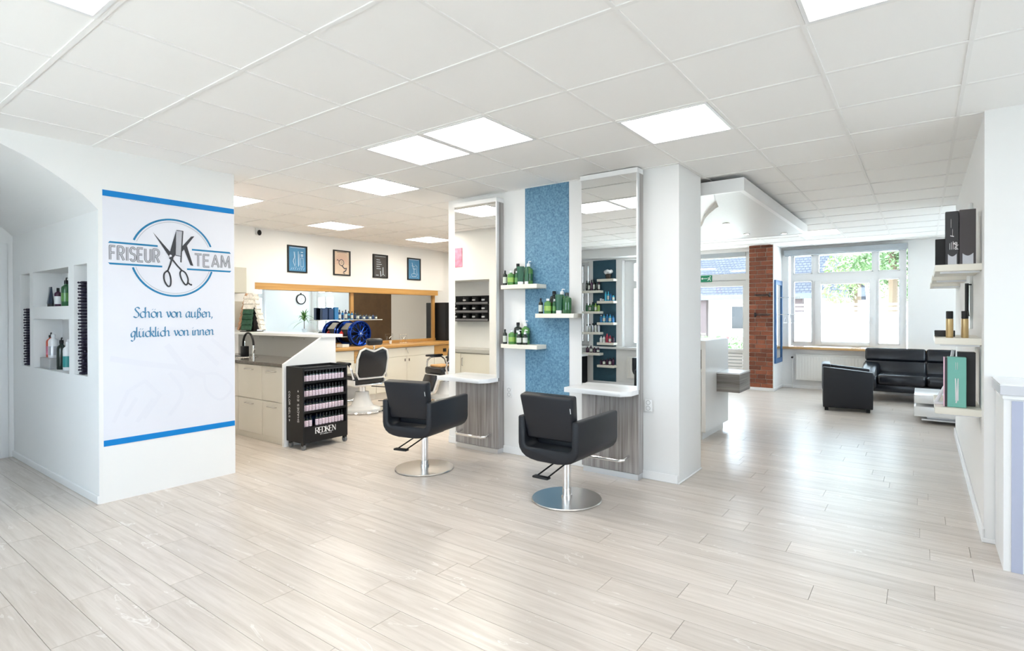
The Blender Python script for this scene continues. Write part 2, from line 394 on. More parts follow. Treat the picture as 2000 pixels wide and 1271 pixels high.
# arched vault over the passage
arc = [(1.53, 2.29), (1.49, 2.335), (1.433, 2.392), (1.332, 2.469), (1.217, 2.545), (1.12, 2.604), (.971, 2.668), (.80, 2.715), (.60, 2.748), (.36, 2.768)]
W('wall_arch', MB().prism(arc + [(.36, H + .03), (1.53, H + .03)], 'x', -7.7, -5.2))
MB().prism([(1.531, 2.285), (1.531, 0), (1.526, 0), (1.526, 2.285)], 'x', -5.215, -5.199).build('corner_bead', WHITE, bpy.data.objects['wall_arch'])
# partition, column
W('wall_partition', MB().box(-4.43, -2.05, 4.62, 4.76, 0, H + .03))
W('wall_column', MB().box(-2.05, -1.715, 4.645, 5.22, 0, H + .03))
# barber side
W('wall_left', MB().box(-8.55, -8.25, 2.5, 12.0, 0, H + .05))
W('wall_pier', MB().box(-8.25, -8.06, 2.57, 4.28, 0, H + .04))
W('wall_bulkhead', MB().box(-8.25, -8.10, 4.28, 8.27, 1.955, H + .04))
W('wall_entrance', slab('y', 11.40, 11.60, -8.6, -2.72, 0, H + .05, [(-3.98, -2.76, -.1, 2.70), (-5.0, -4.12, .5, 2.66)]))  # opening left of the door is added, to let daylight onto the walkway
bw = W('wall_divider', MB().box(-5.2, -5.08, 8.36, 11.4, 0, H + .04))
MB().box(-5.212, -5.2, 8.36, 9.53, .1, H).build('accent_panel', BROWN, bw)
# lounge
W('wall_front', slab('y', 11.92, 12.2, -2.29, 2.25, 0, H + .05, [(-2.17, -.215, .80, 2.66), (.66, 1.76, .80, 2.66)]))
W('wall_lounge', slab('x', 2.0, 2.25, 8.4, 12.0, 0, H + .05, [(8.6, 10.15, .80, 2.6)]))
W('wall_lounge_end', MB().box(.4, 2.25, 8.3, 8.42, 0, H + .04))
W('wall_right', MB().box(.325, .52, 4.62, 8.42, 0, H + .04))
W('wall_return', MB().box(.322, 3.7, 4.59, 4.80, 0, H + .04))
FRW_ADDED = [(.2, 1.5), (2.4, 3.7)]  # unseen windows, added to throw side light on faces turned right
W('wall_far_right', slab('x', 3.5, 3.75, -1.4, 4.7, 0, H + .05, [(a, b, .8, 2.56) for a, b in FRW_ADDED]))
# brick pier
pier = struct(MB().box(-2.722, -2.29, 11.16, 11.95, 0, H + .04).build('wall_brick_pier', MORTAR))
struct(MB().box(-2.294, -2.285, 11.15, 11.95, 0, H).build('wall_pier_side', WALL))
bh, jn = .0715, .0118
bmA = None; shapes = {}
def brick(x0, x1, z0):
    k = round(x1 - x0, 3)
    if k not in shapes:
        o = MB().box(0, x1 - x0, 0, .025, 0, bh).build('brick', BRICK, pier, bevel=.003, bseg=1, loc=(x0, 11.142, z0)); shapes[k] = o
    else:
        o = shapes[k].copy(); COL.objects.link(o); o.parent = pier; o.location = (x0, 11.142, z0)
z = .06; r = 0
while z < H:
    edges = [(-2.722, -2.517), (-2.505, -2.300)] if r % 2 == 0 else [(-2.722, -2.622), (-2.610, -2.412), (-2.400, -2.300)]
    if r % 4 == 2: edges = [(-2.722, -2.585), (-2.573, -2.43), (-2.418, -2.300)]
    for a, b in edges: brick(a, b, z)
    z += bh + jn; r += 1

# baseboards
def base(name, *bs):
    mb = MB()
    for b in bs: mb.box(*b)
    return struct(mb.build(name, WHITE, bevel=.004, bseg=1))
base('baseboard_passage', (-7.7, -5.2, 1.514, 1.53, 0, .065))
base('baseboard_partition', (-4.43, -1.715, 4.606, 4.62, 0, .075)); base('baseboard_column', (-1.715, -1.700, 4.606, 5.22, 0, .012))
base('baseboard_right', (.310, .325, 4.58, 8.42, 0, .09)); base('baseboard_return', (.31, .40, 4.576, 4.59, 0, .03))
base('baseboard_brick', (-2.74, -2.275, 11.125, 11.14, 0, .06), (-2.285, -2.27, 11.125, 11.92, 0, .06))
base('baseboard_front', (-2.27, 2.0, 11.905, 11.92, 0, .06))
base('baseboard_rear', (-7.7, 3.5, -1.2, -1.185, 0, .07))

# ---------------------------------------------------------------- windows
def window(n, axis, plane, u0, u1, z0, z1, cols, zt, filmz=None, inward=-1, sash=None, portal_on=True):
    """frame in the plane (axis 'y': wall across x); cols = pane spans; zt = transom (bottom, top)"""
    def bx(mb, a, b, c, d, t0, t1):
        if axis == 'y': mb.box(a, b, plane + t0, plane + t1, c, d)
        else: mb.box(plane + t0, plane + t1, a, b, c, d)
    holes = []
    for a, b in cols:
        if zt: holes += [(a, b, z0 + .07, zt[0]), (a, b, zt[1], z1 - .05)]
        else: holes.append((a, b, z0 + .07, z1 - .05))
    mb = slab('y' if axis == 'y' else 'x', plane - .035, plane + .035, u0, u1, z0, z1, holes)
    fr = struct(mb.build('window_%d' % n, WHITE, bevel=0))
    for h in holes:
        m2 = MB(); w = .035                                    # glazing bead around each pane
        for (a, b, c, d) in ((h[0], h[0] + w * .5, h[2], h[3]), (h[1] - w * .5, h[1], h[2], h[3]), (h[0], h[1], h[2], h[2] + w * .5), (h[0], h[1], h[3] - w * .5, h[3])):
            bx(m2, a, b, c, d, -.05 if inward < 0 else .0, .0 if inward < 0 else .05)
        m2.build('glazing_bead', WHITE, fr)
        m3 = MB(); bx(m3, h[0], h[1], h[2], h[3], -.004, .004); m3.build('pane', GLASS, fr)
        if filmz and h[2] < filmz[0][0] + .3:
            for a, b in filmz:
                if b > h[2] and a < h[3]: m4 = MB(); bx(m4, h[0] + .01, h[1] - .01, max(a, h[2]), min(b, h[3]), .006, .008); m4.build('frosted_film', FILM, fr)
    if portal_on:
        cx_, cz = (u0 + u1) / 2, (z0 + z1) / 2
        if axis == 'y': portal(cx_, plane + .12 * (-inward), cz, u1 - u0, z1 - z0, R(90) if inward > 0 else R(-90), 0)
        else: portal(plane + .12, cx_, cz, z1 - z0, u1 - u0, 0, 0, R(90))
    return fr
FZ = [(.92, 1.50), (1.535, 1.585), (1.62, 1.66)]
w1 = window(1, 'y', 12.02, -2.14, -.235, .83, 2.66, [(-2.086, -1.748), (-1.649, -.745), (-.665, -.33)], (2.11, 2.245), FZ)
mb = MB()                                                     # inner sash of the opening middle light
for a, b, c, d in ((-1.70, -1.59, .86, 2.10), (-.80, -.70, .86, 2.10), (-1.59, -.80, .86, .93), (-1.59, -.80, 2.03, 2.10)): mb.box(a, b, 11.945, 11.985, c, d)
sash = mb.build('sash', WHITE, w1, bevel=.006)
MB().box(-.765, -.735, 11.915, 11.945, 1.35, 1.40).box(-.757, -.743, 11.90, 11.92, 1.27, 1.40).build('window_handle', WHITEGLOSS, w1, bevel=.003)
window(2, 'y', 12.02, .66, 1.76, .83, 2.66, [(.74, 1.17), (1.25, 1.68)], (2.11, 2.245), FZ)
n = 3
for a, b in RW:
    mid = (a + b) / 2
    window(n, 'y', -1.36, a, b, .80, 2.56, [(a + .19 if n == 4 else a + .06, mid - .04), (mid + .04, b - .06)], (2.0, 2.12), None, inward=1); n += 1
window(n, 'x', 2.13, 8.6, 10.15, .80, 2.6, [(8.67, 9.34), (9.42, 10.08)], (2.05, 2.17), None)
for a, b in FRW_ADDED:
    n += 1; window(n, 'x', 3.63, a, b, .80, 2.56, [(a + .07, (a + b) / 2 - .04), ((a + b) / 2 + .04, b - .07)], (2.0, 2.12), None)  # added daylight windows of the far right wall, out of view
n += 1; window(n, 'y', 11.5, -5.0, -4.12, .5, 2.66, [(-4.93, -4.19)], (2.1, 2.2), None)  # unseen shop window, added to brighten reception and walkway
struct(MB().box(-2.285, 2.0, 11.80, 12.02, .775, .815).build('trim_2', SILL, bevel=.005))
struct(MB().box(-7.0, 2.8, -1.3, -1.1, .755, .80).build('trim_3', WHITE, bevel=.005))
struct(MB().box(1.40, 2.11, 8.5, 11.8, .775, .815).build('trim_4', WHITE, bevel=.005))

# doors: passage door at the far left, glazed entrance door
d1 = struct(MB().box(-7.86, -7.72, .60, 1.42, 0, 2.15).build('door_1', WHITE, bevel=.004))
MB().box(-7.72, -7.685, 1.42, 1.485, 0, 2.215).box(-7.72, -7.685, .54, .60, 0, 2.215).box(-7.72, -7.685, .60, 1.42, 2.15, 2.215).build('door_frame', WHITE, d1, bevel=.003)
MB().tube([(-7.72, .68, 1.03), (-7.67, .68, 1.03), (-7.67, .80, 1.03)], .009).build('door_handle', BRUSHED, d1)
DY = 11.47
FRAMEG = mat('door_frame_grey', (.66, .67, .67), .4)
holes = [(-3.88, -2.86, 2.275, 2.60), (-3.80, -2.915, .76, 2.02), (-3.80, -2.915, .14, .675)]
d2 = struct(slab('y', DY - .03, DY + .03, -3.98, -2.76, 0, 2.70, holes).build('door_2', FRAMEG))
for k, h in enumerate(holes[:2]): MB().box(h[0], h[1], DY - .004, DY + .004, h[2], h[3]).build('pane', GLASS, d2)
zz = .15
while zz < .66:
    MB().box(-3.80, -2.915, DY - .012, DY + .012, zz, zz + .052).build('louvre_slat', WHITE, d2); zz += .066
MB().box(-3.78, -2.93, DY + .014, DY + .02, .14, .675).build('louvre_backing', GREYMETAL, d2)
MB().box(-3.86, -2.86, DY - .06, DY - .03, 2.625, 2.70).build('closer_rail', GREYMETAL, d2)
MB().box(-3.90, -2.86, DY - .034, DY - .028, 2.135, 2.14).build('door_gap_shade', DARKGREY, d2)  # solid dark strip in place of the shade between leaf and frame
MB().tube([(-3.76, DY - .03, 1.05), (-3.76, DY - .09, 1.05), (-3.64, DY - .09, 1.05)], .011).build('door_handle', BRUSHED, d2)

# dropped canopy over the reception, with curved cut-out and two downlights
cz0, cz1 = 2.612, 2.735
TEXP = mat('silver_wallpaper', (.72, .73, .73), .38, bump=1.0, bscale=14)
_n = TEXP.node_tree
for _q in _n.nodes:
    if _q.type == 'TEX_NOISE':
        _m = _n.nodes.new('ShaderNodeMapping'); _m.inputs['Scale'].default_value = (1, 6, 1)
        _t = [q for q in _n.nodes if q.type == 'TEX_COORD'][0]; _n.links.new(_t.outputs['Object'], _m.inputs['Vector']); _n.links.new(_m.outputs[0], _q.inputs['Vector'])
canopy = struct(MB().box(-3.6, -1.34, 5.30, 5.345, cz0, cz1).box(-1.385, -1.34, 5.345, 8.75, cz0, cz1).box(-3.6, -1.385, 8.70, 8.75, cz0, cz1)
                .box(-3.6, -1.385, 5.345, 8.70, cz0 + .055, cz1).build('trim_5', WHITE))
notch = [(-1.40, 5.345), (-1.632, 5.345), (-1.66, 5.47), (-1.70, 5.66), (-1.745, 5.85), (-1.77, 5.97), (-1.83, 6.06), (-1.98, 6.33), (-2.14, 6.66), (-2.32, 7.12), (-2.6, 7.7), (-3.1, 8.2), (-3.6, 8.4), (-3.6, 8.70), (-1.385, 8.70), (-1.385, 5.345)]
MB().prism(notch, 'z', cz0 + .004, cz0 + .055).build('textured_panel', TEXP, canopy)
MB().box(-3.2, -3.1, 5.4, 8.6, cz1, H + .01).box(-1.8, -1.7, 5.6, 8.6, cz1, H + .01).build('hanger_batten', mat('raw_batten', (.45, .3, .16), .8), canopy)
for k, (x, y) in enumerate(((-2.02, 7.13), (-2.05, 8.25), (-1.6, 8.5))):
    t = thing('downlight', 'small round recessed downlight, %s along the hanging canopy' % ('nearest', 'second', 'farthest')[k], 'downlight', (x, y, cz0 - .006), 0, 'canopy downlights')
    MB().lathe([(.045, .008), (.045, 0), (.032, 0), (.030, .006)], seg=20).build('trim_ring', BRUSHED, t, smooth=True)
    MB().cyl((0, 0, .001), .028, .004).build('lens', SPOT, t)
# ---------------------------------------------------------------- flat lettering helpers
class Flat:
    """flat strokes on a plane; mp(u, v, t) -> 3D"""
    def __init__(s, mp, t=.001): s.mp = mp; s.mb = MB(); s.t = t
    def quad(s, pts):
        s.k = (getattr(s, 'k', 0) + 1) % 40
        s.mb.add([s.mp(u, v, s.t + s.k * 1.2e-5) for u, v in pts], [tuple(range(len(pts)))])
    def disc(s, c, r, n=12): s.quad([(c[0] + r * math.cos(2 * math.pi * k / n), c[1] + r * math.sin(2 * math.pi * k / n)) for k in range(n)])
    def line(s, pts, w, joints=True, closed=False):
        pts = list(pts) + ([pts[0]] if closed else [])
        for (a, b) in zip(pts[:-1], pts[1:]):
            dx, dy = b[0] - a[0], b[1] - a[1]; l = math.hypot(dx, dy) or 1e-6; nx, ny = -dy / l * w / 2, dx / l * w / 2
            s.quad([(a[0] + nx, a[1] + ny), (a[0] - nx, a[1] - ny), (b[0] - nx, b[1] - ny), (b[0] + nx, b[1] + ny)])
        if joints:
            for p in pts[1:-1]: s.disc(p, w / 2, 8)
    def nib(s, pts, w, ang=40):
        nx, ny = math.cos(R(ang)) * w / 2, math.sin(R(ang)) * w / 2; hx, hy = -ny * .2, nx * .2
        for (a, b) in zip(pts[:-1], pts[1:]):
            dx, dy = b[0] - a[0], b[1] - a[1]
            cr = dx * ny - dy * nx
            # broad pen: hexagon hull of the nib rectangle moved from a to b
            P = []
            for p in (a, b):
                for sx, sy in ((1, 1), (1, -1), (-1, -1), (-1, 1)): P.append((p[0] + sx * nx + sy * hx, p[1] + sx * ny + sy * hy))
            s.quad(hull(P))
    def build(s, name, m, parent): return s.mb.build(name, m, parent)
def hull(P):
    P = sorted(set((round(a, 6), round(b, 6)) for a, b in P))
    def half(Q):
        h = []
        for p in Q:
            while len(h) > 1 and (h[-1][0] - h[-2][0]) * (p[1] - h[-2][1]) - (h[-1][1] - h[-2][1]) * (p[0] - h[-2][0]) <= 0: h.pop()
            h.append(p)
        return h
    a = half(P); b = half(P[::-1]); return a[:-1] + b[:-1]
def smooth(pts, n=6):
    out = []; P = [pts[0]] + list(pts) + [pts[-1]]
    for i in range(1, len(P) - 2):
        for k in range(n):
            t = k / n; a, b, c, d = P[i - 1], P[i], P[i + 1], P[i + 2]
            out.append(tuple(.5 * (2 * b[q] + (c[q] - a[q]) * t + (2 * a[q] - 5 * b[q] + 4 * c[q] - d[q]) * t * t + (3 * b[q] - a[q] - 3 * c[q] + d[q]) * t ** 3) for q in (0, 1)))
    out.append(tuple(pts[-1])); return out
def arcp(cx, cy, rx, ry, a0, a1, n=14): return [(cx + rx * math.cos(R(a0 + (a1 - a0) * k / n)), cy + ry * math.sin(R(a0 + (a1 - a0) * k / n))) for k in range(n + 1)]
# narrow capitals, height 1 (strokes, advance)
CAPS = {
 'F': ([[(0, 0), (0, 1), (.42, 1)], [(0, .52), (.36, .52)]], .55),
 'R': ([[(0, 0), (0, 1), (.25, 1)] + arcp(.25, .75, .2, .25, 90, -90) + [(0, .5)], [(.2, .5), (.47, 0)]], .62),
 'I': ([[(.04, 0), (.04, 1)]], .26),
 'S': ([arcp(.22, .76, .2, .24, 20, 270, 16) + arcp(.22, .26, .21, .26, 90, -160, 16)], .57),
 'E': ([[(.42, 1), (0, 1), (0, 0), (.42, 0)], [(0, .52), (.36, .52)]], .55),
 'U': ([[(0, 1), (0, .25)] + arcp(.23, .24, .23, .24, 180, 360) + [(.46, 1)]], .64),
 'T': ([[(-.02, 1), (.5, 1)], [(.24, 1), (.24, 0)]], .58),
 'A': ([[(0, 0), (.26, 1), (.52, 0)], [(.1, .3), (.42, .3)]], .64),
 'M': ([[(0, 0), (.06, 1), (.32, .15), (.58, 1), (.64, 0)]], .76),
 'C': ([arcp(.27, .5, .26, .5, 45, 315, 18)], .6), 'O': ([arcp(.27, .5, .27, .5, 0, 360, 22)], .66),
 'L': ([[(0, 1), (0, 0), (.4, 0)]], .5), 'G': ([arcp(.27, .5, .26, .5, 50, 330, 18) + [(.5, .45), (.3, .45)]], .66),
 'H': ([[(0, 0), (0, 1)], [(.45, 0), (.45, 1)], [(0, .5), (.45, .5)]], .6), 'D': ([[(0, 0), (0, 1), (.2, 1)] + arcp(.2, .5, .3, .5, 90, -90, 14) + [(0, 0)]], .64),
 'Q': ([arcp(.27, .5, .27, .5, 0, 360, 22), [(.33, .22), (.55, -.05)]], .66), 'K': ([[(0, 0), (0, 1)], [(.46, 1), (.03, .46)], [(.16, .6), (.5, 0)]], .6),
 'N': ([[(0, 0), (0, 1), (.48, 0), (.48, 1)]], .64), 'V': ([[(0, 1), (.25, 0), (.5, 1)]], .6), 'Y': ([[(0, 1), (.24, .5), (.48, 1)], [(.24, .5), (.24, 0)]], .58),
 '5': ([[(.4, 1), (.06, 1), (.03, .58)] + arcp(.2, .32, .21, .3, 100, -150, 12)], .56), ' ': ([], .4)}
def caps(fl, text, u, v, h, width, wstroke, total=None, kx=None):
    adv = sum(CAPS[c][1] for c in text) - .1
    k = kx if kx else (total / adv if total else h)
    for c in text:
        for st in CAPS[c][0]: fl.line([(u + p[0] * k * .9, v + p[1] * h) for p in st], wstroke)
        u += CAPS[c][1] * k
    return u
# broad-pen minuscules: x-height 1, ascender 1.75
def _o(x=0): return arcp(x + .36, .5, .36, .5, 130, 490, 18)
def _n(x=0): return [[(x, .95), (x, 0)], smooth([(x, .62), (x + .2, .92), (x + .42, .98), (x + .52, .75), (x + .52, .2), (x + .58, .02), (x + .72, .1)])]
def _u(x=0): return [smooth([(x, .98), (x, .3), (x + .1, .03), (x + .3, .02), (x + .54, .35)]), smooth([(x + .54, .98), (x + .54, .2), (x + .6, .02), (x + .74, .1)])]
PEN = {
 'S': ([smooth([(.78, 1.5), (.6, 1.72), (.3, 1.68), (.2, 1.38), (.42, 1.02), (.66, .66), (.62, .2), (.3, .0), (-.02, .18)])], .86),
 'c': ([smooth([(.62, .85), (.42, 1.0), (.12, .82), (.02, .45), (.16, .08), (.4, .0), (.66, .2)])], .7),
 'h': ([[(0, 1.72), (0, 0)]] + _n()[1:], .82), 'o': ([_o()], .84), 'ö': ([_o(), [(.18, 1.36), (.22, 1.42)], [(.52, 1.36), (.56, 1.42)]], .84),
 'n': (_n(), .82), 'v': ([smooth([(-.04, .9), (.08, .98), (.2, .5), (.34, .02)]), smooth([(.34, .02), (.56, .5), (.58, .85), (.48, 1.02)])], .72),
 'a': ([smooth([(.56, .9), (.3, 1.0), (.04, .6), (.06, .12), (.26, .0), (.52, .4)]), smooth([(.6, .98), (.54, .4), (.58, .06), (.78, .1)])], .86),
 'u': (_u(), .84), 'ü': (_u() + [[(.12, 1.36), (.16, 1.42)], [(.44, 1.36), (.48, 1.42)]], .84),
 'ß': ([smooth([(-.06, -.3), (.08, -.2), (.12, .4), (.14, 1.3), (.32, 1.68), (.54, 1.5), (.46, 1.15), (.28, 1.0)]), smooth([(.3, .98), (.58, .72), (.58, .2), (.36, -.02), (.2, .08)])], .8),
 'e': ([smooth([(.06, .42), (.38, .55), (.56, .78), (.4, 1.0), (.14, .86), (.02, .45), (.16, .06), (.4, .0), (.64, .2)])], .7),
 ',': ([smooth([(.08, .06), (.12, -.06), (.02, -.3)])], .3),
 'g': ([smooth([(.54, .9), (.3, 1.0), (.04, .6), (.06, .14), (.26, .02), (.5, .4)]), smooth([(.58, .98), (.52, .2), (.44, -.5), (.2, -.72), (.02, -.55)])], .78),
 'l': ([smooth([(0, 1.72), (0, .25), (.08, .02), (.24, .1)])], .34), 'i': ([smooth([(0, .96), (0, .25), (.08, .02), (.24, .1)]), [(.0, 1.36), (.05, 1.43)]], .34),
 'k': ([[(0, 1.72), (0, 0)], smooth([(.0, .5), (.3, .95), (.5, .85), (.34, .55), (.05, .48)]), smooth([(.16, .5), (.4, .1), (.6, .02), (.72, .12)])], .74),
 ' ': ([], .5)}
def pen(fl, text, u, v, xh, total, w):
    adv = sum(PEN[c][1] for c in text); k = total / adv
    for c in text:
        for st in PEN[c][0]: fl.nib([(u + p[0] * k, v + p[1] * xh) for p in st], w)
        u += PEN[c][1] * k

# ---------------------------------------------------------------- banner on the pillar (plane x = -5.2, u = y, v = z)
ban = thing('wall_banner', 'tall white salon banner with scissors logo between two blue stripes', 'banner', (-5.2, 2.065, .44))
def onban(u, v, t): return (t, u - 2.065, v - .44)
def bp(name, m, t, fn):
    f = Flat(onban, t); fn(f); return f.build(name, m, ban)
MB().box(0, .0015, 1.556 - 2.065, 2.566 - 2.065, .05, 1.965).build('print_sheet', PALEPRINT, ban)
bp('ghost_lettering', GHOST, .0019, lambda f: (f.line([(1.60, 1.13), (1.80, 1.08), (2.10, 1.02), (2.30, .93)], .045), f.line([(1.62, .62), (1.72, .86), (1.84, .93), (1.95, .80), (1.83, .62)], .028),
   f.line(smooth([(2.30, .95), (2.42, .93), (2.54, .80), (2.44, .70), (2.32, .80), (2.30, .95)]), .022), f.line([(2.0, 1.22), (2.2, .92)], .05), f.line([(1.70, .66), (1.78, .80)], .03), f.line([(1.78, .60), (1.90, .78)], .03),
   f.line(smooth([(2.02, .62), (2.12, .80), (2.02, .98)]), .03), f.line([(2.25, 1.20), (2.42, 1.02)], .04), f.line([(2.36, 1.26), (2.53, 1.10)], .03)))
for a, b in ((2.407, 2.454), (.443, .490)): MB().box(.0016, .003, 1.556 - 2.065, 2.566 - 2.065, a - .44, b - .44).build('stripe', BLUEPRINT, ban)
CC = (2.062, 1.960)
for a0, a1 in ((22, 158), (198, 342)):
    bp('logo_ring', BLUELOGO, .003, lambda f: f.line(arcp(CC[0], CC[1], .32, .325, a0, a1, 40), .015, joints=False)); bp('logo_inner_ring', LOGOGREY, .003, lambda f: f.line(arcp(CC[0], CC[1], .299, .303, a0, a1, 40), .004, joints=False))
for (a, b, z) in ((1.590, 1.937, 2.049), (1.590, 1.970, 1.880), (2.202, 2.537, 2.044), (2.162, 2.540, 1.871)):
        c = .012; left = a < 1.8
        bp('logo_bar', BLUELOGO, .003, lambda f: f.quad([(a + (c if left else 0), z - .0075) if z < 1.95 else (a, z - .0075), (b, z - .0075) if (left or z > 1.95) else (b - c, z - .0075), (b - (0 if left or z < 1.95 else c), z + .0075), (a + (c if left and z > 1.95 else 0), z + .0075)]))
for m_, t_, w_ in ((LOGODARK, .003, .0165), (LOGOGREY, .0038, .0105)):
    f = Flat(onban, t_); caps(f, 'FRISEUR', 1.604, 1.911, .108, 0, w_, total=.352); f.build('logo_lettering', m_, ban)
    f = Flat(onban, t_); caps(f, 'TEAM', 2.226, 1.902, .106, 0, w_, total=.308); f.build('logo_lettering', m_, ban)
def sciss(f):
    P = (2.032, 1.976)
    f.quad([(1.900, 2.163), (2.036, 2.003), (2.046, 1.972), (2.024, 1.966)])                 # left blade
    f.quad([(2.077, 2.195), (2.073, 1.99), (2.050, 1.955), (2.022, 1.985)])                  # right blade (left arm of the letter)
    f.quad([(2.046, 1.985), (2.056, 1.955), (2.040, 1.935), (2.020, 1.955)])
    f.line([(2.044, 1.955), (2.030, 1.90), (2.010, 1.845)], .013); f.line([(2.040, 1.955), (2.085, 1.895), (2.122, 1.855)], .013)
    f.line(smooth([(2.008, 1.848), (1.984, 1.82), (1.985, 1.765), (2.010, 1.718), (2.030, 1.725), (2.034, 1.775), (2.024, 1.825), (2.008, 1.848)]), .0125)
    f.line(smooth([(2.118, 1.858), (2.106, 1.83), (2.118, 1.78), (2.148, 1.735), (2.166, 1.75), (2.168, 1.79), (2.148, 1.838), (2.118, 1.858)]), .0125)
    f.line([(2.166, 1.755), (2.190, 1.735)], .012); f.disc((2.195, 1.736), .008)
    f.quad([(2.126, 2.197), (2.134, 2.197), (2.118, 1.925), (2.108, 1.927)])                 # comb back = letter stem
    f.line([(2.080, 2.198), (2.133, 2.196)], .006); f.line([(2.071, 1.985), (2.112, 1.978)], .006)
    f.quad([(2.120, 2.060), (2.196, 2.158), (2.222, 2.163), (2.124, 2.020)])                 # upper arm of K
    f.quad([(2.132, 2.055), (2.158, 2.085), (2.212, 1.902), (2.190, 1.908)])                 # leg of K
bp('logo_scissors', LOGODARK, .004, sciss)
bp('logo_comb', LOGOGREY, .0042, lambda f: f.quad([(2.081, 2.194), (2.124, 2.192), (2.106, 1.984), (2.073, 1.990)]))
bp('logo_pivot', PALEPRINT, .0046, lambda f: f.disc((2.033, 1.976), .010))
bp('slogan', TEXTBLUE, .003, lambda f: (pen(f, 'Schön von außen,', 1.762, 1.452, .048, .615, .0105), pen(f, 'glücklich von innen', 1.742, 1.294, .046, .645, .0105)))

# ---------------------------------------------------------------- bottles and boxes
def bottle(name, label, cat, loc, prof, body, cap, capprof, lab=None, labz=None, group=None, seg=14, pump=None, sx=1, sy=1, rz=0):
    t = thing(name, label, cat, loc, rz, group)
    b = MB().lathe(prof, seg=seg, sx=sx, sy=sy).build('body', body, t, smooth=True)
    MB().lathe(capprof, seg=seg, sx=min(1, sx * 1.2), sy=min(1, sy * 1.2)).build('cap', cap, t, smooth=True)
    if lab:
        r = max(p[0] for p in prof) + .0006
        MB().lathe([(r, labz[0]), (r, labz[1])], seg=seg, sx=sx, sy=sy).build('label_print', lab, t, smooth=True)
    if pump:
        z = capprof[-1][1]
        MB().tube([(0, 0, z - .002), (0, 0, z + .018), (.004, 0, z + .022), (.03, 0, z + .018)], .0045, 6).build('pump', pump, t, smooth=True)
    return t
def bprof(r, h, sh=.75, nr=.4): return [(r * .92, 0), (r, .006), (r, h * sh), (r * .9, h * (sh + .07)), (r * nr, h * (sh + .15)), (r * nr, h * (sh + .18))]
def capp(r, z0, z1): return [(r, z0), (r, z1 - .003), (r * .85, z1)]
BGREEN = mat('green_glass', (.03, .12, .045), .12); BGREEN2 = mat('green_liquid', (.10, .27, .07), .15); BDARK = mat('dark_bottle', (.018, .028, .024), .15)
BBROWN = mat('brown_bottle', (.035, .022, .014), .15); BTUBE = mat('green_tube', (.02, .11, .06), .3); BLABEL = mat('pale_label', (.62, .66, .60), .5)
BLILAC = mat('lilac_label', (.78, .50, .62), .5); BPINKW = mat('white_bottle_print', (.80, .72, .78), .4); BPURPLE = mat('purple_bottle', (.05, .012, .04), .25)
BBLUE = mat('blue_bottle', (.02, .17, .42), .25); BCYAN = mat('cyan_bottle', (.05, .42, .62), .25); BLIME = mat('lime_bottle', (.30, .50, .10), .3); BSILVER = mat('silver_bottle', (.55, .56, .60), .3, metal=.5)
BRED = mat('red_bottle', (.40, .025, .06), .3); BWHITE = mat('white_bottle', (.82, .83, .85), .35); BORANGE = mat('coral_bottle', (.62, .10, .05), .35); BGOLD = mat('gold_can', (.60, .44, .22), .3, metal=.7)
BNAVY = mat('navy_bottle', (.012, .035, .11), .3); BTEAL = mat('teal_label', (.03, .28, .28), .4); BPINK = mat('pink_poster', (.72, .22, .33), .5, noise=.4, nscale=14); CLEARP = mat('clear_plastic', (.72, .74, .72), .15)

def slim(lbl, loc, r=.023, h=.145, body=BDARK, cap=BLACK, lab=BLABEL, g=None): return bottle('bottle', lbl, 'bottle', loc, bprof(r, h), body, cap, capp(r * .42, h * .93, h * 1.12), lab, (h * .15, h * .62), g)
def wide(lbl, loc, r=.034, h=.17, body=BGREEN2, cap=BWHITE, lab=BLABEL, g=None, pump=None): return bottle('bottle', lbl, 'bottle', loc, bprof(r, h, .74, .36), body, cap, capp(r * .42, h * .92, h * 1.08), lab, (h * .2, h * .55), g, pump=pump)
def tube(lbl, loc, w=.03, h=.17, body=BTUBE, cap=BWHITE, g=None, rz=0):
    t = thing('tube', lbl, 'tube', loc, rz, g)
    mb = MB(); n = 10; v = []; f = []
    for k, z in enumerate((.03, h)):
        for i in range(n):
            a = 2 * math.pi * i / n; e = .55 if k == 0 else .06
            v.append((w * (.8 if k == 0 else 1.05) * math.cos(a), w * e * math.sin(a), z))
    f = [(i, (i + 1) % n, n + (i + 1) % n, n + i) for i in range(n)] + [tuple(range(n))[::-1], tuple(range(n, 2 * n))]
    mb.add(v, f).build('body', body, t, smooth=True); MB().lathe([(w * .8, 0), (w * .8, .03)], seg=12, sy=.6).build('cap', cap, t, smooth=True)
    return t
def pbox(name, label, cat, loc, w, d, h, m, rz=0, group=None):
    return single(name, MB().box(-w / 2, w / 2, -d / 2, d / 2, 0, h), m, label, cat, loc, rz, group, bevel=.002, bseg=1)

# passage niches: products and dark lace-like bead columns
def beads(x, y, z0, z1, label, r=.042):
    mb = MB(); k = 0; z = z0
    while z < z1:
        mb.lathe([(r * .55, 0), (r, .012), (r * .55, .024)], (0, 0, z - z0), 10); 
        for a in range(5): mb.sphere((r * .95 * math.cos(a * 1.257 + k), r * .95 * math.sin(a * 1.257 + k), z - z0 + .012), .009, 6, 4)
        z += .026; k += .5
    single('roller_stack', mb, mat('dark_lilac', (.022, .018, .04), .5) if 'dark_lilac' not in MATS else MATS['dark_lilac'], label, 'roller stack', (x, y, z0), smooth=False)
beads(-5.69, 1.578, .978, 1.74, 'tall stack of dark hair rollers in the niche beside the banner'); beads(-7.32, 1.578, .970, 1.52, 'stack of dark hair rollers in the far narrow niche')
tube('dark blue tube standing in the upper wall niche', (-6.80, 1.62, 1.553), .05, .19, mat('foil_tube', (.05, .07, .11), .2, metal=.5), BLACK)
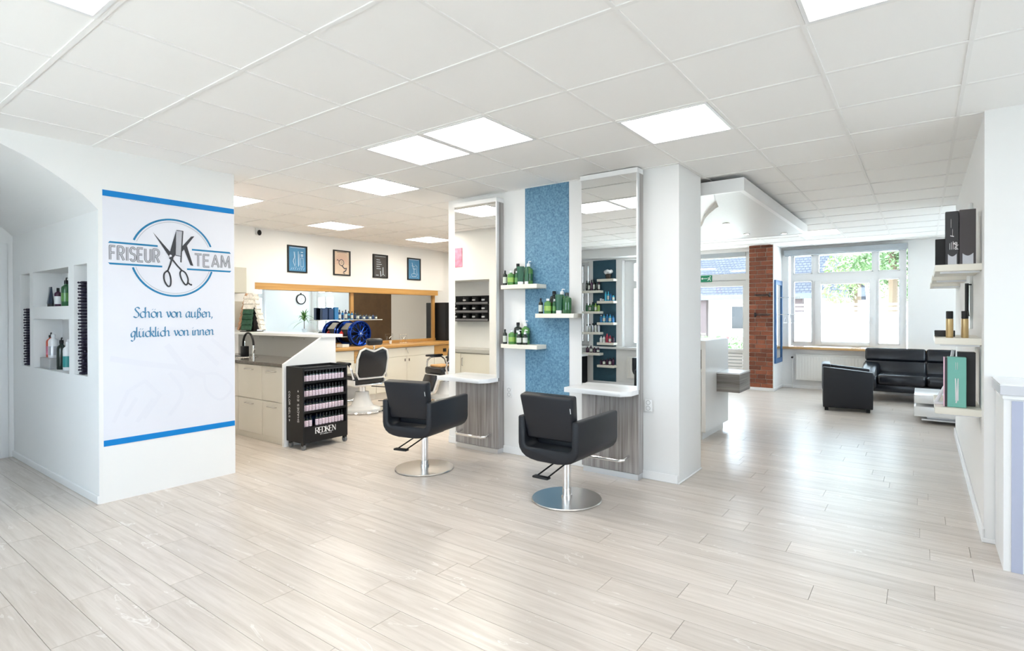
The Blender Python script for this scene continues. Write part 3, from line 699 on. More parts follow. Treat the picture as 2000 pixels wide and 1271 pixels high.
slim('small dark red bottle in the upper wall niche', (-6.57, 1.62, 1.553), .028, .155, BPURPLE, BLACK, BWHITE)
wide('dark green pump bottle at the right of the upper wall niche', (-6.33, 1.62, 1.553), .038, .22, BGREEN, BLACK, BGREEN2, pump=BLACK)
pbox('product_box', 'small silver box at the back of the upper niche', 'box', (-6.92, 1.69, 1.553), .07, .05, .13, BSILVER)
def pumpb(lbl, loc, body, lab, capm=BWHITE, r=.045, h=.25): return bottle('pump_bottle', lbl, 'bottle', loc, bprof(r, h, .70, .4), body, capm, capp(r * .45, h * .88, h * 1.0), lab, (h * .12, h * .5), pump=capm)
pumpb('coral red pump bottle in the lower wall niche', (-6.80, 1.62, 1.072), BORANGE, BPINK, BLACK, .036, .21); pumpb('tall white pump bottle in the lower wall niche', (-6.64, 1.60, 1.072), BWHITE, BSILVER, BWHITE, .038, .22)
pumpb('black pump bottle in the lower wall niche', (-6.48, 1.62, .972), BDARK, BDARK, BLACK, .036, .27); pumpb('white pump bottle with teal label in the lower niche', (-6.30, 1.62, .972), BWHITE, BTEAL, BWHITE, .036, .26)
pbox('product_box', 'low brushed metal box under the coral and white pump bottles', 'box', (-6.72, 1.62, .971), .30, .13, .10, mat('silver_box', (.42, .42, .42), .35))

# alcove behind the pillar (seen in the left mirror): cupboards, worktop, black tray rack, pink poster
alc = thing('base_cupboard', 'cream base cupboard in the alcove reflected in the left mirror', 'cupboard', (-6.27, 2.34, .08))
MB().box(-.92, .92, -.2, .17, 0, .78).build('body', CREAM, alc); 
for k in range(3):
    d = MB().box(-.9 + k * .61, -.3 + k * .61, .172, .19, .01, .77).build('door', CREAM, alc, bevel=.002, bseg=1)
    MB().tube([(-.86 + k * .61, .19, .58), (-.86 + k * .61, .21, .58), (-.86 + k * .61, .21, .70), (-.86 + k * .61, .19, .70)], .006, 6).build('handle', BRUSHED, d)
single('worktop', MB().box(-.93, .93, -.2, .21, .012, .06).box(-.93, .93, -.2, .195, 0, .012), mat('grey_worktop', (.5, .49, .46), .3), 'grey worktop on the alcove cupboard seen in the left mirror', 'worktop', (-6.27, 2.34, .86))
rk = thing('tray_rack', 'black wall rack of bowls and trays reflected in left mirror', 'rack', (-6.00, 2.125, 1.355))
MB().box(-.42, .42, 0, .02, 0, .42).build('back_panel', BLACK, rk)
for k in range(3):
    MB().box(-.42, .42, .02, .19, .0 + k * .135, .012 + k * .135).build('shelf', DARKGREY, rk)
    MB().box(-.42, .42, .18, .19, .012 + k * .135, .042 + k * .135).build('rail', mat('rack_grey', (.16, .16, .17), .4) if 'rack_grey' not in MATS else MATS['rack_grey'], rk)
for k in range(3):
    for q in range(4):
        if k == 2 and q == 3: continue
        t = thing('tint_bowl', '%s black tint bowl from the pillar corner, %s tier of the rack' % (ORD[q], ('lowest', 'middle', 'top')[k]), 'bowl', (-5.68 - q * .20, 2.218, 1.368 + k * .135), 0, 'tint bowls in the black rack')
        MB().lathe([(.058, 0), (.068, .06), (.078, .112), (.072, .112), (.055, .01)], seg=12).build('bowl', BLACK, t, smooth=True)
        MB().box(-.03, .03, .078, .086, .05, .075).build('grip', BSILVER, t)
single('pink_poster', MB().box(-.13, .13, 0, .006, 0, .30), BPINK, 'pink poster above the alcove reflected in the left mirror', 'poster', (-6.005, 2.571, 2.215))
# ---------------------------------------------------------------- partition: blue stripe, mirror stations, shelves
struct(MB().box(-3.338, -2.812, 4.612, 4.622, .03, H - .002).build('trim_6', BLUEWALL))
def station(label, x0, x1, top, kick=True):
    t = thing('mirror_station', label, 'mirror station', ((x0 + x1) / 2, 4.62, 0), 0, 'mirror stations on the partition wall'); w = (x1 - x0) / 2
    MB().box(-w, w, -.10, -.002, .05, .765).build('lower_panel', GREYV, t, bevel=.002, bseg=1)
    MB().box(-w, w, -.085, -.002, .765, top - .045).build('carcass', GREYV, t, bevel=.002, bseg=1)
    MB().box(-w + .012, w - .012, -.118, -.085, .80, top - .045).build('mirror', MIRROR, t)
    MB().box(w - .012, w, -.12, -.085, .80, top - .045).build('mirror_edge', ALU, t)
    MB().box(-w, w, -.125, -.002, top - .045, top).build('top_rail', WHITE, t, bevel=.002, bseg=1)
    MB().prism([(-w - .045, -.10), (w, -.10), (w, -.26), (w - .06, -.345), (-w - .045, -.345)], 'z', .762, .806).build('shelf', WHITE, t, bevel=.002, bseg=1)
    MB().box(-w + .02, w - .004, -.108, -.002, 0, .05).build('kick_plate', ALU, t)
    f = MB().tube([(w - .10, -.10, .20), (w - .10, -.20, .185), (w - .13, -.225, .18), (-w + .13, -.225, .18), (-w + .10, -.20, .185), (-w + .10, -.10, .20)], .014, 10).build('footrest', CHROME, t, smooth=True)
    return t
station('tall mirror station beside the barber room, left of blue stripe', -4.235, -3.625, 2.70)
station('tall mirror station right of the blue stripe, by the white column', -2.615, -2.035, 2.765)
def socket(label, x, z):
    t = thing('wall_socket', label, 'socket', (x, 4.62, z), 0, 'white double sockets')
    MB().box(-.035, .035, -.012, 0, 0, .105).build('plate', WHITE, t, bevel=.004)
    for k in (0, 1): MB().lathe([(.021, 0), (.021, .004), (.016, .004), (.016, -.006)], seg=16, M=Matrix.Translation((0, -.010, .028 + .05 * k)) @ Matrix.Rotation(R(90), 4, 'X')).build('outlet', mat('socket_grey', (.5, .5, .5), .5) if 'socket_grey' not in MATS else MATS['socket_grey'], t)
socket('white double socket just right of the left mirror station', -3.55, .595); socket('white double socket just right of the right mirror station', -1.985, .605)

def wshelf(label, x0, x1, ztop):
    mb = MB(); n = 10; w = x1 - x0
    front = [(w * k / n, -.135 - .05 * math.sin(math.pi * (k / n) * .75)) for k in range(n + 1)]
    mb.prism([(0, 0)] + front + [(w, 0)], 'z', -.042, 0)
    return single('wall_shelf', mb, CREAM, label, 'shelf', (x0, 4.612, ztop), 0, 'cream shelves beside the blue stripe', bevel=.002, bseg=1)
S1 = (-3.555, -3.075, 1.772); S2 = (-3.12, -2.655, 1.478); S3 = (-3.555, -3.075, 1.166)
wshelf('upper cream shelf overlapping the left edge of blue stripe', *S1); wshelf('middle cream shelf overlapping the right edge of blue stripe', *S2); wshelf('lower cream shelf overlapping the left edge of blue stripe', *S3)
def fill(S, nm, items):
    for k, (dx, dy, kind, desc) in enumerate(items):
        loc = (S[0] + dx, 4.612 - dy, S[2]); lb = '%s on the %s cream shelf' % (desc, nm)
        kind(lb, loc)
G = 'green care products on the cream shelves'
sl = lambda lb, loc: slim(lb, loc, .022, .135, BDARK, BLACK, BLABEL, G)
sl2 = lambda lb, loc: slim(lb, loc, .021, .13, BBROWN, BLACK, BDARK, G)
gr = lambda lb, loc: wide(lb, loc, .036, .135, BGREEN2, BWHITE, BLIME, G)
gr2 = lambda lb, loc: wide(lb, loc, .023, .13, BGREEN, BWHITE, BGREEN2, G)
tb = lambda lb, loc: wide(lb, loc, .043, .205, BDARK, BLACK, BBROWN, G)
tp = lambda lb, loc: wide(lb, loc, .044, .20, BGREEN2, BWHITE, BGREEN, G, pump=BWHITE)
tu = lambda lb, loc: tube(lb, loc, .036, .185, BTUBE, BWHITE, G, rz=.5)
tu2 = lambda lb, loc: tube(lb, loc, .03, .175, BTUBE, BWHITE, G, rz=-.2)
sp = lambda lb, loc: bottle('bottle', lb, 'bottle', loc, bprof(.026, .12, .7, .42), BDARK, BWHITE, capp(.012, .105, .125), BLABEL, (.02, .07), G, pump=BWHITE)
fill(S1, 'upper', [(.055, .13, sl, 'slim black bottle at the left end'), (.092, .08, sl2, 'brown bottle half hidden second from left'), (.135, .135, gr, 'short green bottle with white cap at front'), (.165, .055, tb, 'tall dark round bottle at back'),
    (.198, .122, gr2, 'narrow dark green bottle in the middle'), (.245, .12, tu, 'wide green tube standing on white cap'), (.295, .05, tp, 'green pump bottle behind the tubes'), (.315, .115, tu2, 'rightmost green tube')])
fill(S2, 'middle', [(.065, .13, sl, 'slim black bottle at the left end'), (.11, .075, sl2, 'brown bottle half hidden second from left'), (.155, .14, gr, 'short green bottle with white cap at front'), (.17, .05, tb, 'tall dark bottle with white top at back'),
    (.217, .115, gr2, 'narrow green bottle in the middle'), (.262, .05, tp, 'tall green pump bottle at back'), (.275, .125, tu, 'wide green tube standing on white cap'), (.35, .10, lambda lb, loc: wide(lb, loc, .043, .185, BGREEN, BDARK, BGREEN, G), 'big dark green bottle at the right end')])
fill(S3, 'lower', [(.052, .13, sl, 'slim black bottle at the left end'), (.095, .08, sl2, 'brown bottle half hidden second from left'), (.145, .135, gr, 'short lime bottle with white cap at front'), (.165, .055, tb, 'tall dark brown bottle at back'),
    (.20, .115, gr2, 'narrow green bottle in the middle'), (.255, .05, tp, 'tall bright green pump bottle at back'), (.243, .145, sp, 'small white-topped spray bottle at front'), (.30, .12, sp, 'rightmost small white-topped spray bottle')])

# ---------------------------------------------------------------- salon chairs
def salon_chair(label, loc, rz):
    t = thing('salon_chair', label, 'chair', loc, rz, 'black salon chairs'); hw = .272
    MB().lathe([(.275, 0), (.28, .006), (.275, .014), (.10, .020), (.055, .022)], seg=48).build('base_disc', BRUSHED, t, smooth=True, ang=25)
    MB().cyl((0, 0, .02), .034, .33, 24).build('pole', CHROME, t, smooth=True)
    MB().cyl((0, 0, .02), .042, .02, 24).build('collar', CHROME, t, smooth=True)
    # tub shell: left arm, bottom band, right arm as one U, thicker towards the bottom
    y0, y1 = -.285, .36
    out = [(-hw, .685), (-hw, .47)] + [(-hw + .14 * (1 - math.cos(R(a))), .47 - .115 * math.sin(R(a))) for a in (20, 40, 60, 80)] + [(-.09, .348), (.09, .348)] + [(hw - .14 * (1 - math.cos(R(a))), .47 - .115 * math.sin(R(a))) for a in (80, 60, 40, 20)] + [(hw, .47), (hw, .685)]
    th = .058
    inn = [(hw - th, .685), (hw - th, .475), (hw - th - .025, .45), (-hw + th + .025, .45), (-hw + th, .475), (-hw + th, .685)]
    poly = out + inn
    # arms are a little lower at the back: skew heights along y
    mb = MB(); n = len(poly); Y = [y0, y0 + .012, y1 - .012, y1]
    mb.prism(poly, 'y', y0, y1)
    MBo = mb.build('tub_shell', LEATHER, t, bevel=.016, bseg=3)
    MB().box(-hw + th + .004, hw - th - .004, -.12, .34, .43, .525).build('seat_cushion', LEATHER, t, bevel=.03, bseg=3)
    M = Matrix.Translation((0, -.205, .522)) @ Matrix.Rotation(R(12), 4, 'X')
    bk = MB()
    bk.prism([(-.208, 0), (.208, 0), (.236, .350), (-.236, .350)], 'y', -.04, .045, M)
    b = bk.build('backrest', LEATHER, t, bevel=.018, bseg=3)
    MB().box(.214, .218, -.043, -.040, .235, .275, M).build('care_tag', WHITE, b)
    MB().box(-.12, .12, -.15, .15, .335, .352).build('seat_plate', DARKGREY, t)
    lv = MB().tube([(-.02, -.06, .335), (-.05, -.34, .262)], .006, 6).tube([(.07, -.06, .335), (.045, -.34, .262)], .006, 6).build('lever_rod', BLACK, t)
    MB().box(-.075, .065, -.375, -.325, .250, .268).build('pedal', BLACK, t, bevel=.008)
    return t
sch = salon_chair('black leather salon chair in front of the right mirror station', (-2.30, 3.735, 0), 0)
dup(sch, (-3.868, 3.695, 0), R(11), 'black leather salon chair in front of the left mirror station')

# ---------------------------------------------------------------- colour bar (counter with sink) and end panel
CBX0, CBX1 = -8.0, -5.80
def cab(label, x0, x1, n):
    t = thing('counter_cabinet', label, 'cabinet', ((x0 + x1) / 2, 3.41, 0), 0, 'beige cabinets of the colour bar'); w = (x1 - x0) / 2
    MB().box(-w, w, .0, .55, .07, .885).build('body', BEIGE, t); MB().box(-w, w, .0, .05, 0, .07).build('plinth', BEIGE, t)
    for z0, z1 in ((.075, .475), (.482, .88)):
        d = MB().box(-w + .002, w - .002, -.018, 0, z0, z1).build('drawer_front', BEIGE, t, bevel=.002, bseg=1)
        z = z1 - .055
        MB().tube([(-.085, -.018, z), (-.085, -.04, z), (.085, -.04, z), (.085, -.018, z)], .006, 6).build('handle', BRUSHED, d)
cab('beige counter cabinet next to the black cart', -6.235, CBX1, 0); cab('beige counter cabinet in the middle of the colour bar', -6.79, -6.237, 1); cab('beige counter cabinet half hidden behind the banner pillar', -7.35, -6.792, 2); cab('beige counter cabinet at the far end of the colour bar', -7.98, -7.352, 3)
single('worktop', MB().box(CBX0, CBX1, 3.375 - 3.4, .586, 0, .035), STONE, 'dark polished stone worktop with the kitchen tap', 'worktop', (0, 3.4, .887), bevel=.003, bseg=1)
sp_ = thing('splash_partition', 'white raised counter back with ledge and slanted end panel', 'partition', (-5.77, 4.0, 0))
MB().box(-2.2, -.02, -.01, .02, .90, 1.20).build('back_panel', mat('grey_splash', (.60, .60, .58), .35), sp_)
MB().box(-2.2, -.02, .02, .03, 0, 1.20).build('rear_panel', WHITE, sp_)
MB().box(-2.22, .05, -.16, .12, 1.20, 1.236).build('ledge', WHITE, sp_, bevel=.002, bseg=1)
MB().prism([(-.625, 0), (-.625, .92), (-.155, 1.20), (.04, 1.20), (.04, 0)], 'x', -.018, .02).build('end_panel', WHITE, sp_, bevel=.001, bseg=1)
for k in range(6): MB().cyl((0, 0, 0), .007, .006, 8, Matrix.Translation((-2.0 + k * .36, -.010, 1.165)) @ Matrix.Rotation(R(90), 4, 'X')).build('screw_head', BRUSHED, sp_)
sk = thing('sink', 'steel sink set in the dark worktop', 'sink', (-7.35, 3.62, .905))
MB().box(-.30, .30, -.17, .17, .017, .022).build('rim', BRUSHED, sk, bevel=.002, bseg=1); MB().box(-.25, .25, -.13, .13, .0225, .0235).build('basin', mat('sink_dark', (.10, .10, .10), .3, metal=.6), sk)
fc = thing('kitchen_tap', 'tall kitchen tap with black spring hose and chrome body', 'tap', (-6.93, 3.66, .922))
MB().lathe([(.026, 0), (.026, .012), (.018, .014), (.018, .10), (.014, .105), (.013, .16)], seg=16).build('body', CHROME, fc, smooth=True)
MB().tube([(.0, 0, .06), (.05, -.02, .075), (.085, -.03, .115)], .007, 8).build('lever', CHROME, fc, smooth=True)
MB().tube(smooth([(0, 0, 0)[:2]] * 1 + [(0, 0)]) and [(-.0 - .13 + .13 * math.cos(R(a)), 0, .16 + .155 * math.sin(R(a))) for a in range(0, 181, 12)] + [(-.262, 0, .08)], .013, 10).build('spout_hose', BLACK, fc, smooth=True)
MB().cyl((-.262, 0, .03), .014, .06, 12).build('spray_head', CHROME, fc, smooth=True)
ds = thing('soap_dispenser', 'square black soap dispenser with chrome pump by the tap', 'dispenser', (-7.19, 3.68, .922))
MB().box(-.038, .038, -.038, .038, 0, .14).build('body', BLACK, ds, bevel=.005); MB().tube([(0, 0, .14), (0, 0, .19), (-.005, 0, .197), (-.04, 0, .19)], .007, 8).build('pump', CHROME, ds, smooth=True)
# card carousel on the ledge
cs = thing('card_carousel', 'rotating stand packed with pale hair swatch cards on the ledge', 'card stand', (-7.62, 4.0, 1.236), R(36))
MB().lathe([(.15, 0), (.15, .01), (.02, .012)], seg=20).build('base', BLACK, cs, smooth=True); MB().box(-.052, .052, -.052, .052, .01, .53).build('column', BLACK, cs)
CARDW = mat('card_pale', (.72, .68, .62), .5, noise=.3, nscale=40); CARDG = mat('card_green', (.02, .07, .04), .3, noise=.5, nscale=30); CARDO = mat('card_copper', (.48, .28, .17), .5, noise=.4, nscale=40)
for side in range(4):
    for k in range(7):
        zc = .03 + k * .071; sp2 = .072 + .10 * (1 - k / 6.5)
        M = Matrix.Rotation(R(90 * side), 4, 'Z') @ Matrix.Translation((0, -sp2, zc)) @ Matrix.Rotation(R(-24), 4, 'X')
        m_ = (CARDG if k < 4 else CARDW) if side == 0 else (CARDO if side == 3 else CARDW)
        MB().box(-.066, .066, -.004, .026, 0, .085, M).build('card', m_, cs)
CUPB = mat('cupboard_beige', (.55, .53, .46), .5)
for zc, nm in ((1.78, 'upper'), (1.30, 'lower')):
    t = thing('wall_cupboard', '%s beige wall cupboard edge just beside the banner pillar' % nm, 'cupboard', (-8.06, 4.03, zc), 0, 'beige wall cupboards')
    MB().box(0, .23, -.3, .0, 0, .36).build('body', CUPB, t); MB().box(.232, .25, -.298, -.002, .002, .358).build('door', CUPB, t, bevel=.002, bseg=1)

# ---------------------------------------------------------------- black product cart
CT = (-5.58, 3.68, 0)
ct = thing('product_cart', 'black rolling shelf cart full of small colour bottles', 'cart', CT)
X0, X1, Y0, Y1 = -.165, .16, -.28, .285
MB().box(X0, X1, Y0, Y0 + .018, .075, .90).build('side_panel', BLACK, ct, bevel=.002, bseg=1); MB().box(X0, X1, Y1 - .018, Y1, .075, .90).build('side_panel', BLACK, ct, bevel=.002, bseg=1)
MB().box(X0, X0 + .012, Y0 + .018, Y1 - .018, .075, .90).build('back_panel', BLACK, ct)
MB().box(X1 - .016, X1, Y0 + .018, Y1 - .018, .075, .245).build('front_panel', BLACK, ct)
MB().box(X0, X1, Y0 + .018, Y1 - .018, .86, .872).build('top_tray', DARKGREY, ct); MB().box(X1 - .012, X1, Y0 + .018, Y1 - .018, .872, .895).build('tray_lip', BLACK, ct)
SHZ = [.245, .412, .570, .735]
for z in SHZ: MB().box(X0 + .012, X1 - .004, Y0 + .018, Y1 - .018, z - .014, z).build('shelf', BLACK, ct); 
for z in SHZ[1:]: MB().box(X1 - .010, X1 - .002, Y0 + .018, Y1 - .018, z, z + .012).build('shelf_lip', BLACK, ct)
for a, b in ((X0 + .04, Y0 + .03), (X1 - .03, Y0 + .02), (X0 + .04, Y1 - .03), (X1 - .03, Y1 - .02)):
    w = MB().cyl((0, 0, -.012), .032, .024, 18, Matrix.Translation((a, b, .032)) @ Matrix.Rotation(R(90), 4, 'X')).build('caster', mat('caster_grey', (.16, .165, .17), .4) if 'caster_grey' not in MATS else MATS['caster_grey'], ct, smooth=True)
    MB().box(a - .02, a + .02, b - .016, b + .016, .045, .078).build('caster_fork', BLACK, w)
PW_ = mat('print_white', (.85, .85, .85), .5)
fl = Flat(lambda u, v, t: (X1 + t, u, v), .0012)                                    # front: serif brand lettering
SER = {'R': ([('t', 0, 0, 0, 1), ('a', [(0, 1), (.28, 1)] + arcp(.28, .76, .2, .24, 90, -90) + [(0, .52)]), ('t', .22, .52, .56, 0)], .60), 'E': ([('t', 0, 0, 0, 1), ('h', 0, 1, .42, 1), ('h', 0, .52, .36, .52), ('h', 0, 0, .44, 0)], .54),
       'D': ([('t', 0, 0, 0, 1), ('a', [(0, 1), (.2, 1)] + arcp(.2, .5, .36, .5, 90, -90) + [(0, 0)])], .66), 'K': ([('t', 0, 0, 0, 1), ('h', .05, .45, .5, 1), ('t', .18, .6, .58, 0)], .62), 'N': ([('h', 0, 0, 0, 1), ('t', 0, 1, .55, 0), ('h', .55, 0, .55, 1)], .66)}
u = -.130
k_ = .252 / (sum(SER[c][1] for c in 'REDKEN') - .1)
for c in 'REDKEN':
    for s_ in SER[c][0]:
        if s_[0] == 'a':
            pts = s_[1]; fl.nib([(u + a * k_, .165 + b * .062) for a, b in pts], .010, 5)
        else: fl.line([(u + s_[1] * k_, .165 + s_[2] * .062), (u + s_[3] * k_, .165 + s_[4] * .062)], .0105 if s_[0] == 't' else .005, joints=False)
    for xx in ((0,) if c in 'ED' else (0,)): fl.line([(u - .008, .165), (u + .012, .165)], .003, joints=False); fl.line([(u - .008, .227), (u + .006, .227)], .003, joints=False)
    u += SER[c][1] * k_
caps(fl, '5TH AVENUE NYC', -.075, .143, .010, 0, .002, total=.15)
fl.build('brand_lettering', PW_, ct)
fl = Flat(lambda u, v, t: (u, Y0 - t, v), .0012)                                    # side: two upright lines of words
class Rot(Flat): pass
fs = Flat(lambda u, v, t: (.085 - v, Y0 - t, .30 + u), .0012); caps(fs, 'SHADES EQ', 0, -.0, .030, 0, .0045, total=.30); fs.quad([(.33, .003), (.33, .027), (.355, .015)]); 
fs.build('side_lettering', PW_, ct)
fs = Flat(lambda u, v, t: (-.115 + v, Y0 - t, .625 - u), .0012); caps(fs, 'COLOR GELS', 0, -.0, .028, 0, .0045, total=.29); fs.quad([(.31, .003), (.31, .025), (.335, .014)])
fs.build('side_lettering', PW_, ct)
NMZ = ('lowest', 'third', 'second', 'top')
pr = None
for r_, z in enumerate(SHZ):
    for k in range(13):
        if r_ == 0 and k == 3: continue
        loc = (CT[0] + X1 - .048 + random.uniform(-.003, .003), CT[1] - .245 + k * .0408, z); lb = '%s pink-labelled colour bottle from the left on the cart\'s %s shelf' % (ORD[k], NMZ[r_])
        if pr is None:
            pr = bottle('colour_bottle', lb, 'bottle', loc, bprof(.018, .105, .76, .45), BDARK, BLACK, capp(.0085, .094, .128), mat('pale_pink_label', (.82, .68, .76), .5, noise=.35, nscale=90), (.004, .070), 'small colour bottles in the black cart', seg=10)
        else: dup(pr, loc, 0, lb)
for r_, z in enumerate(SHZ[:3]):
    pbox('colour_box', 'row of dark blue boxes behind bottles on the cart\'s %s shelf' % NMZ[r_], 'box', (CT[0] - .03, CT[1] - .09, z), .08, .30, .085, BNAVY)
# ---------------------------------------------------------------- barber room
def bcab(label, y0, y1, drawer, oakz=None):
    t = thing('barber_cabinet', label, 'cabinet', (-7.655, (y0 + y1) / 2, 0), 0, 'white barber cabinets'); w = (y1 - y0) / 2
    MB().box(-.55, -.0, -w, w, .10, .875).build('body', CREAM, t); MB().box(-.55, -.01, -w, w, 0, .10).build('plinth', BEIGE, t)
    if drawer:
        d = MB().box(0, .02, -w + .003, w - .003, .715, .87).build('drawer_front', CREAM, t, bevel=.002, bseg=1); MB().cyl((0, 0, 0), .012, .012, 10, Matrix.Translation((.02, -.02, .845)) @ Matrix.Rotation(R(90), 4, 'Y')).build('lock', BRUSHED, d)
        k1 = MB().tube([(.03, -.02, .845), (.034, 0, .80), (.034, .02, .76)], .004, 5).build('key', BRUSHED, d)
        for s in (-1, 1):
            e = MB().box(0, .02, min(s * .003, s * (w - .003)), max(s * .003, s * (w - .003)), .11, .708).build('door', CREAM, t, bevel=.002, bseg=1)
            MB().box(.02, .03, s * .05 - .012, s * .05 + .012, .62, .665).build('handle', BRUSHED, e)
    else:
        MB().box(0, .02, -w + .003, w - .003, .66, .87).build('oak_panel', OAK, t); s = MB().box(.02, .03, -.04, .05, .735, .80).build('black_socket', BLACKGLOSS, t, bevel=.004)
        MB().box(0, .02, -w + .003, w - .003, .11, .653).build('lower_panel', CREAM, t, bevel=.002, bseg=1)
bcab('white barber cabinet left of the barber chair, behind the colour bar', 4.45, 5.72, True); bcab('oak-topped cabinet strip with socket behind the first barber chair', 5.722, 6.17, False)
bcab('white barber cabinet with drawer lock and two small door handles', 6.172, 7.56, True); bcab('oak-topped cabinet strip with black socket by the left mirror station', 7.562, 8.10, False); bcab('white barber cabinet at the far end beyond the mirror station', 8.102, 9.3, True)
single('oak_countertop', MB().box(-.62, .02, -.62, 4.30, 0, .05), OAK, 'long oak countertop under the barber mirror', 'countertop', (-7.62, 5.05, .878), bevel=.004)
bm_ = thing('barber_mirror', 'long oak-framed wall mirror above the barber counter', 'mirror', (-8.25, 6.3, .93))
MB().box(.01, .05, -2.02, 1.75, .05, .93).build('mirror', MIRROR, bm_)
MB().box(0, .145, -2.02, 1.83, .925, 1.024).build('header', OAK, bm_); MB().box(0, .075, -2.02, 1.83, 0, .05).build('bottom_rail', OAK, bm_)
for y in (-.25, 1.745): MB().box(0, .072, y, y + .07, .05, .925).build('post', OAKV, bm_)
single('product_shelf', MB().box(0, .17, 0, 1.25, 0, .012), CLEARP, 'thin clear shelf of blue products before the barber mirror', 'shelf', (-8.195, 5.38, 1.37))
G2 = 'barber products on the thin shelf'
yy = 5.42; k = 0
for (w, h, m_, kind) in ((.11, .20, BNAVY, 'b'), (.10, .19, BNAVY, 'b'), (.085, .21, BBLUE, 'b'), (.05, .16, BNAVY, 'r'), (.05, .15, BBLUE, 'r'), (.055, .17, BNAVY, 'r'), (.05, .13, BCYAN, 'r'), (.05, .14, BBLUE, 'r'), (.05, .15, BDARK, 'r'), (.05, .12, BDARK, 'r'), (.055, .085, BDARK, 'r'), (.055, .085, BNAVY, 'r'), (.055, .09, BDARK, 'r'), (.055, .085, BDARK, 'r'), (.055, .09, BNAVY, 'r'), (.05, .08, BDARK, 'r')):
    lb = '%s product from the left on the thin barber shelf' % (['first', 'second', 'third', 'fourth', 'fifth', 'sixth', 'seventh', 'eighth', 'ninth', 'tenth', 'eleventh', 'twelfth', 'thirteenth', 'fourteenth', 'fifteenth', 'sixteenth'][k])
    if kind == 'b': pbox('product_box', lb + ', a tall dark blue box', 'box', (-8.11, yy + w / 2, 1.382), .07, w - .012, h, m_, 0, G2)
    else: slim(lb + (', a low jar' if h < .1 else ', a bottle'), (-8.11, yy + w / 2, 1.382), w * .42, h * .9, m_, BLACK, BLABEL if k % 2 else BNAVY, G2)
    yy += w + .012; k += 1
# wheel rim display: short barrel lying along x behind a blue rim, against the mirror
wd = thing('rim_display', 'black product barrel with blue alloy wheel rim on the oak counter', 'display', (-7.98, 5.98, .928))
RX = Matrix.Translation((0, 0, .2155)) @ Matrix.Rotation(R(90), 4, 'Y')
MB().lathe([(.165, -.20), (.165, .09)], seg=28, M=RX).build('barrel', BLACK, wd, smooth=True)
M = RX @ Matrix.Translation((0, 0, .09))
rim = MB().lathe([(.165, 0), (.212, .005), (.215, .02), (.205, .025), (.20, .06), (.215, .075), (.215, .09), (.205, .092), (.196, .088), (.19, .03), (.165, .01)], seg=40, M=M, caps=False).build('rim', BLUEGLOSS, wd, smooth=True)
MB().lathe([(.215, -.20), (.215, -.17), (.165, -.165)], seg=36, M=RX, caps=False).build('rear_flange', BLUEGLOSS, wd, smooth=True)
for q in range(10):
    a = 2 * math.pi * q / 10
    for s in (-1, 1):
        MB().tube([Vector((.05 * math.cos(a), .05 * math.sin(a), .078)), Vector((.12 * math.cos(a), .12 * math.sin(a), .07)), Vector((.195 * math.cos(a + s * .17), .195 * math.sin(a + s * .17), .062))], [.010, .008, .007], 5, M).build('spoke', BLUEGLOSS, rim)
MB().cyl((0, 0, .05), .055, .034, 20, M).build('hub', BLUEGLOSS, rim, smooth=True); MB().cyl((0, 0, .084), .02, .004, 14, M).build('hub_badge', CHROME, rim)
for q in range(5): MB().cyl((.037 * math.cos(q * 1.257), .037 * math.sin(q * 1.257), .08), .006, .008, 8, M).build('wheel_nut', CHROME, rim)
MB().box(-.12, .06, -.005, .005, -.075, .075, Matrix.Translation((0, -.128, .2155 + .125)) @ Matrix.Rotation(R(-45), 4, 'X')).build('info_card', mat('grey_card', (.33, .33, .31), .4), wd)
MB().box(-.15, .05, -.30, -.12, .16, .170).build('tray', CLEARP, wd)
slim('small red bottle on the tray of the blue rim display', (-8.02, 5.75, .928 + .171), .03, .085, RED, RED, RED)
pbox('leaflet_holder', 'clear leaflet holder lying before the rim display on the oak counter', 'holder', (-7.80, 5.62, .929), .16, .13, .05, CLEARP)
tx = thing('wire_ornament', 'small square wire ornament on the oak counter before the mirror', 'ornament', (-8.0, 7.1, .929), R(90))
MB().tube([(-.09, 0, .005), (.09, 0, .005), (.09, 0, .16), (-.09, 0, .16)], .004, 6, closed=True).build('frame', BRUSHED, tx); MB().tube([(-.05, 0, .03), (-.05, 0, .12), (0, 0, .07), (.05, 0, .12), (.05, 0, .03)], .004, 6).build('zigzag', BRUSHED, tx)
single('candle_cup', MB().lathe([(.022, 0), (.026, .06), (.022, .06), (.02, .01)], seg=14), BWHITE, 'small white cup on the oak counter', 'cup', (-7.95, 6.75, .929), smooth=True)
single('white_card', MB().box(-.004, .004, -.04, .04, 0, .11), BWHITE, 'small upright white card beside the blue wheel rim', 'card', (-8.0, 6.30, .929), .3)
blk = thing('wall_cabinet', 'tall black cabinet standing on the oak counter by mirror end', 'cabinet', (-8.24, 8.42, .93))
MB().box(0, .32, -.26, .45, 0, .78).build('body', BLACK, blk, bevel=.003, bseg=1)
for z in (.25, .47): MB().box(.32, .335, .13, .32, z, z + .02).build('handle', BRUSHED, blk)
MB().box(.32, .325, .14, .30, .55, .66).build('paper_note', CREAM, blk)
sn = thing('motion_sensor', 'small dark oval sensor under the ceiling above the mirror edge', 'sensor', (-8.10, 4.36, 2.70))
MB().sphere((.03, 0, 0), .042, 14, 8, sx=.5, sy=.75).build('lens', BLACK, sn, smooth=True); MB().box(-.0, .012, -.045, .06, -.03, .06).build('bracket', WHITE, sn)
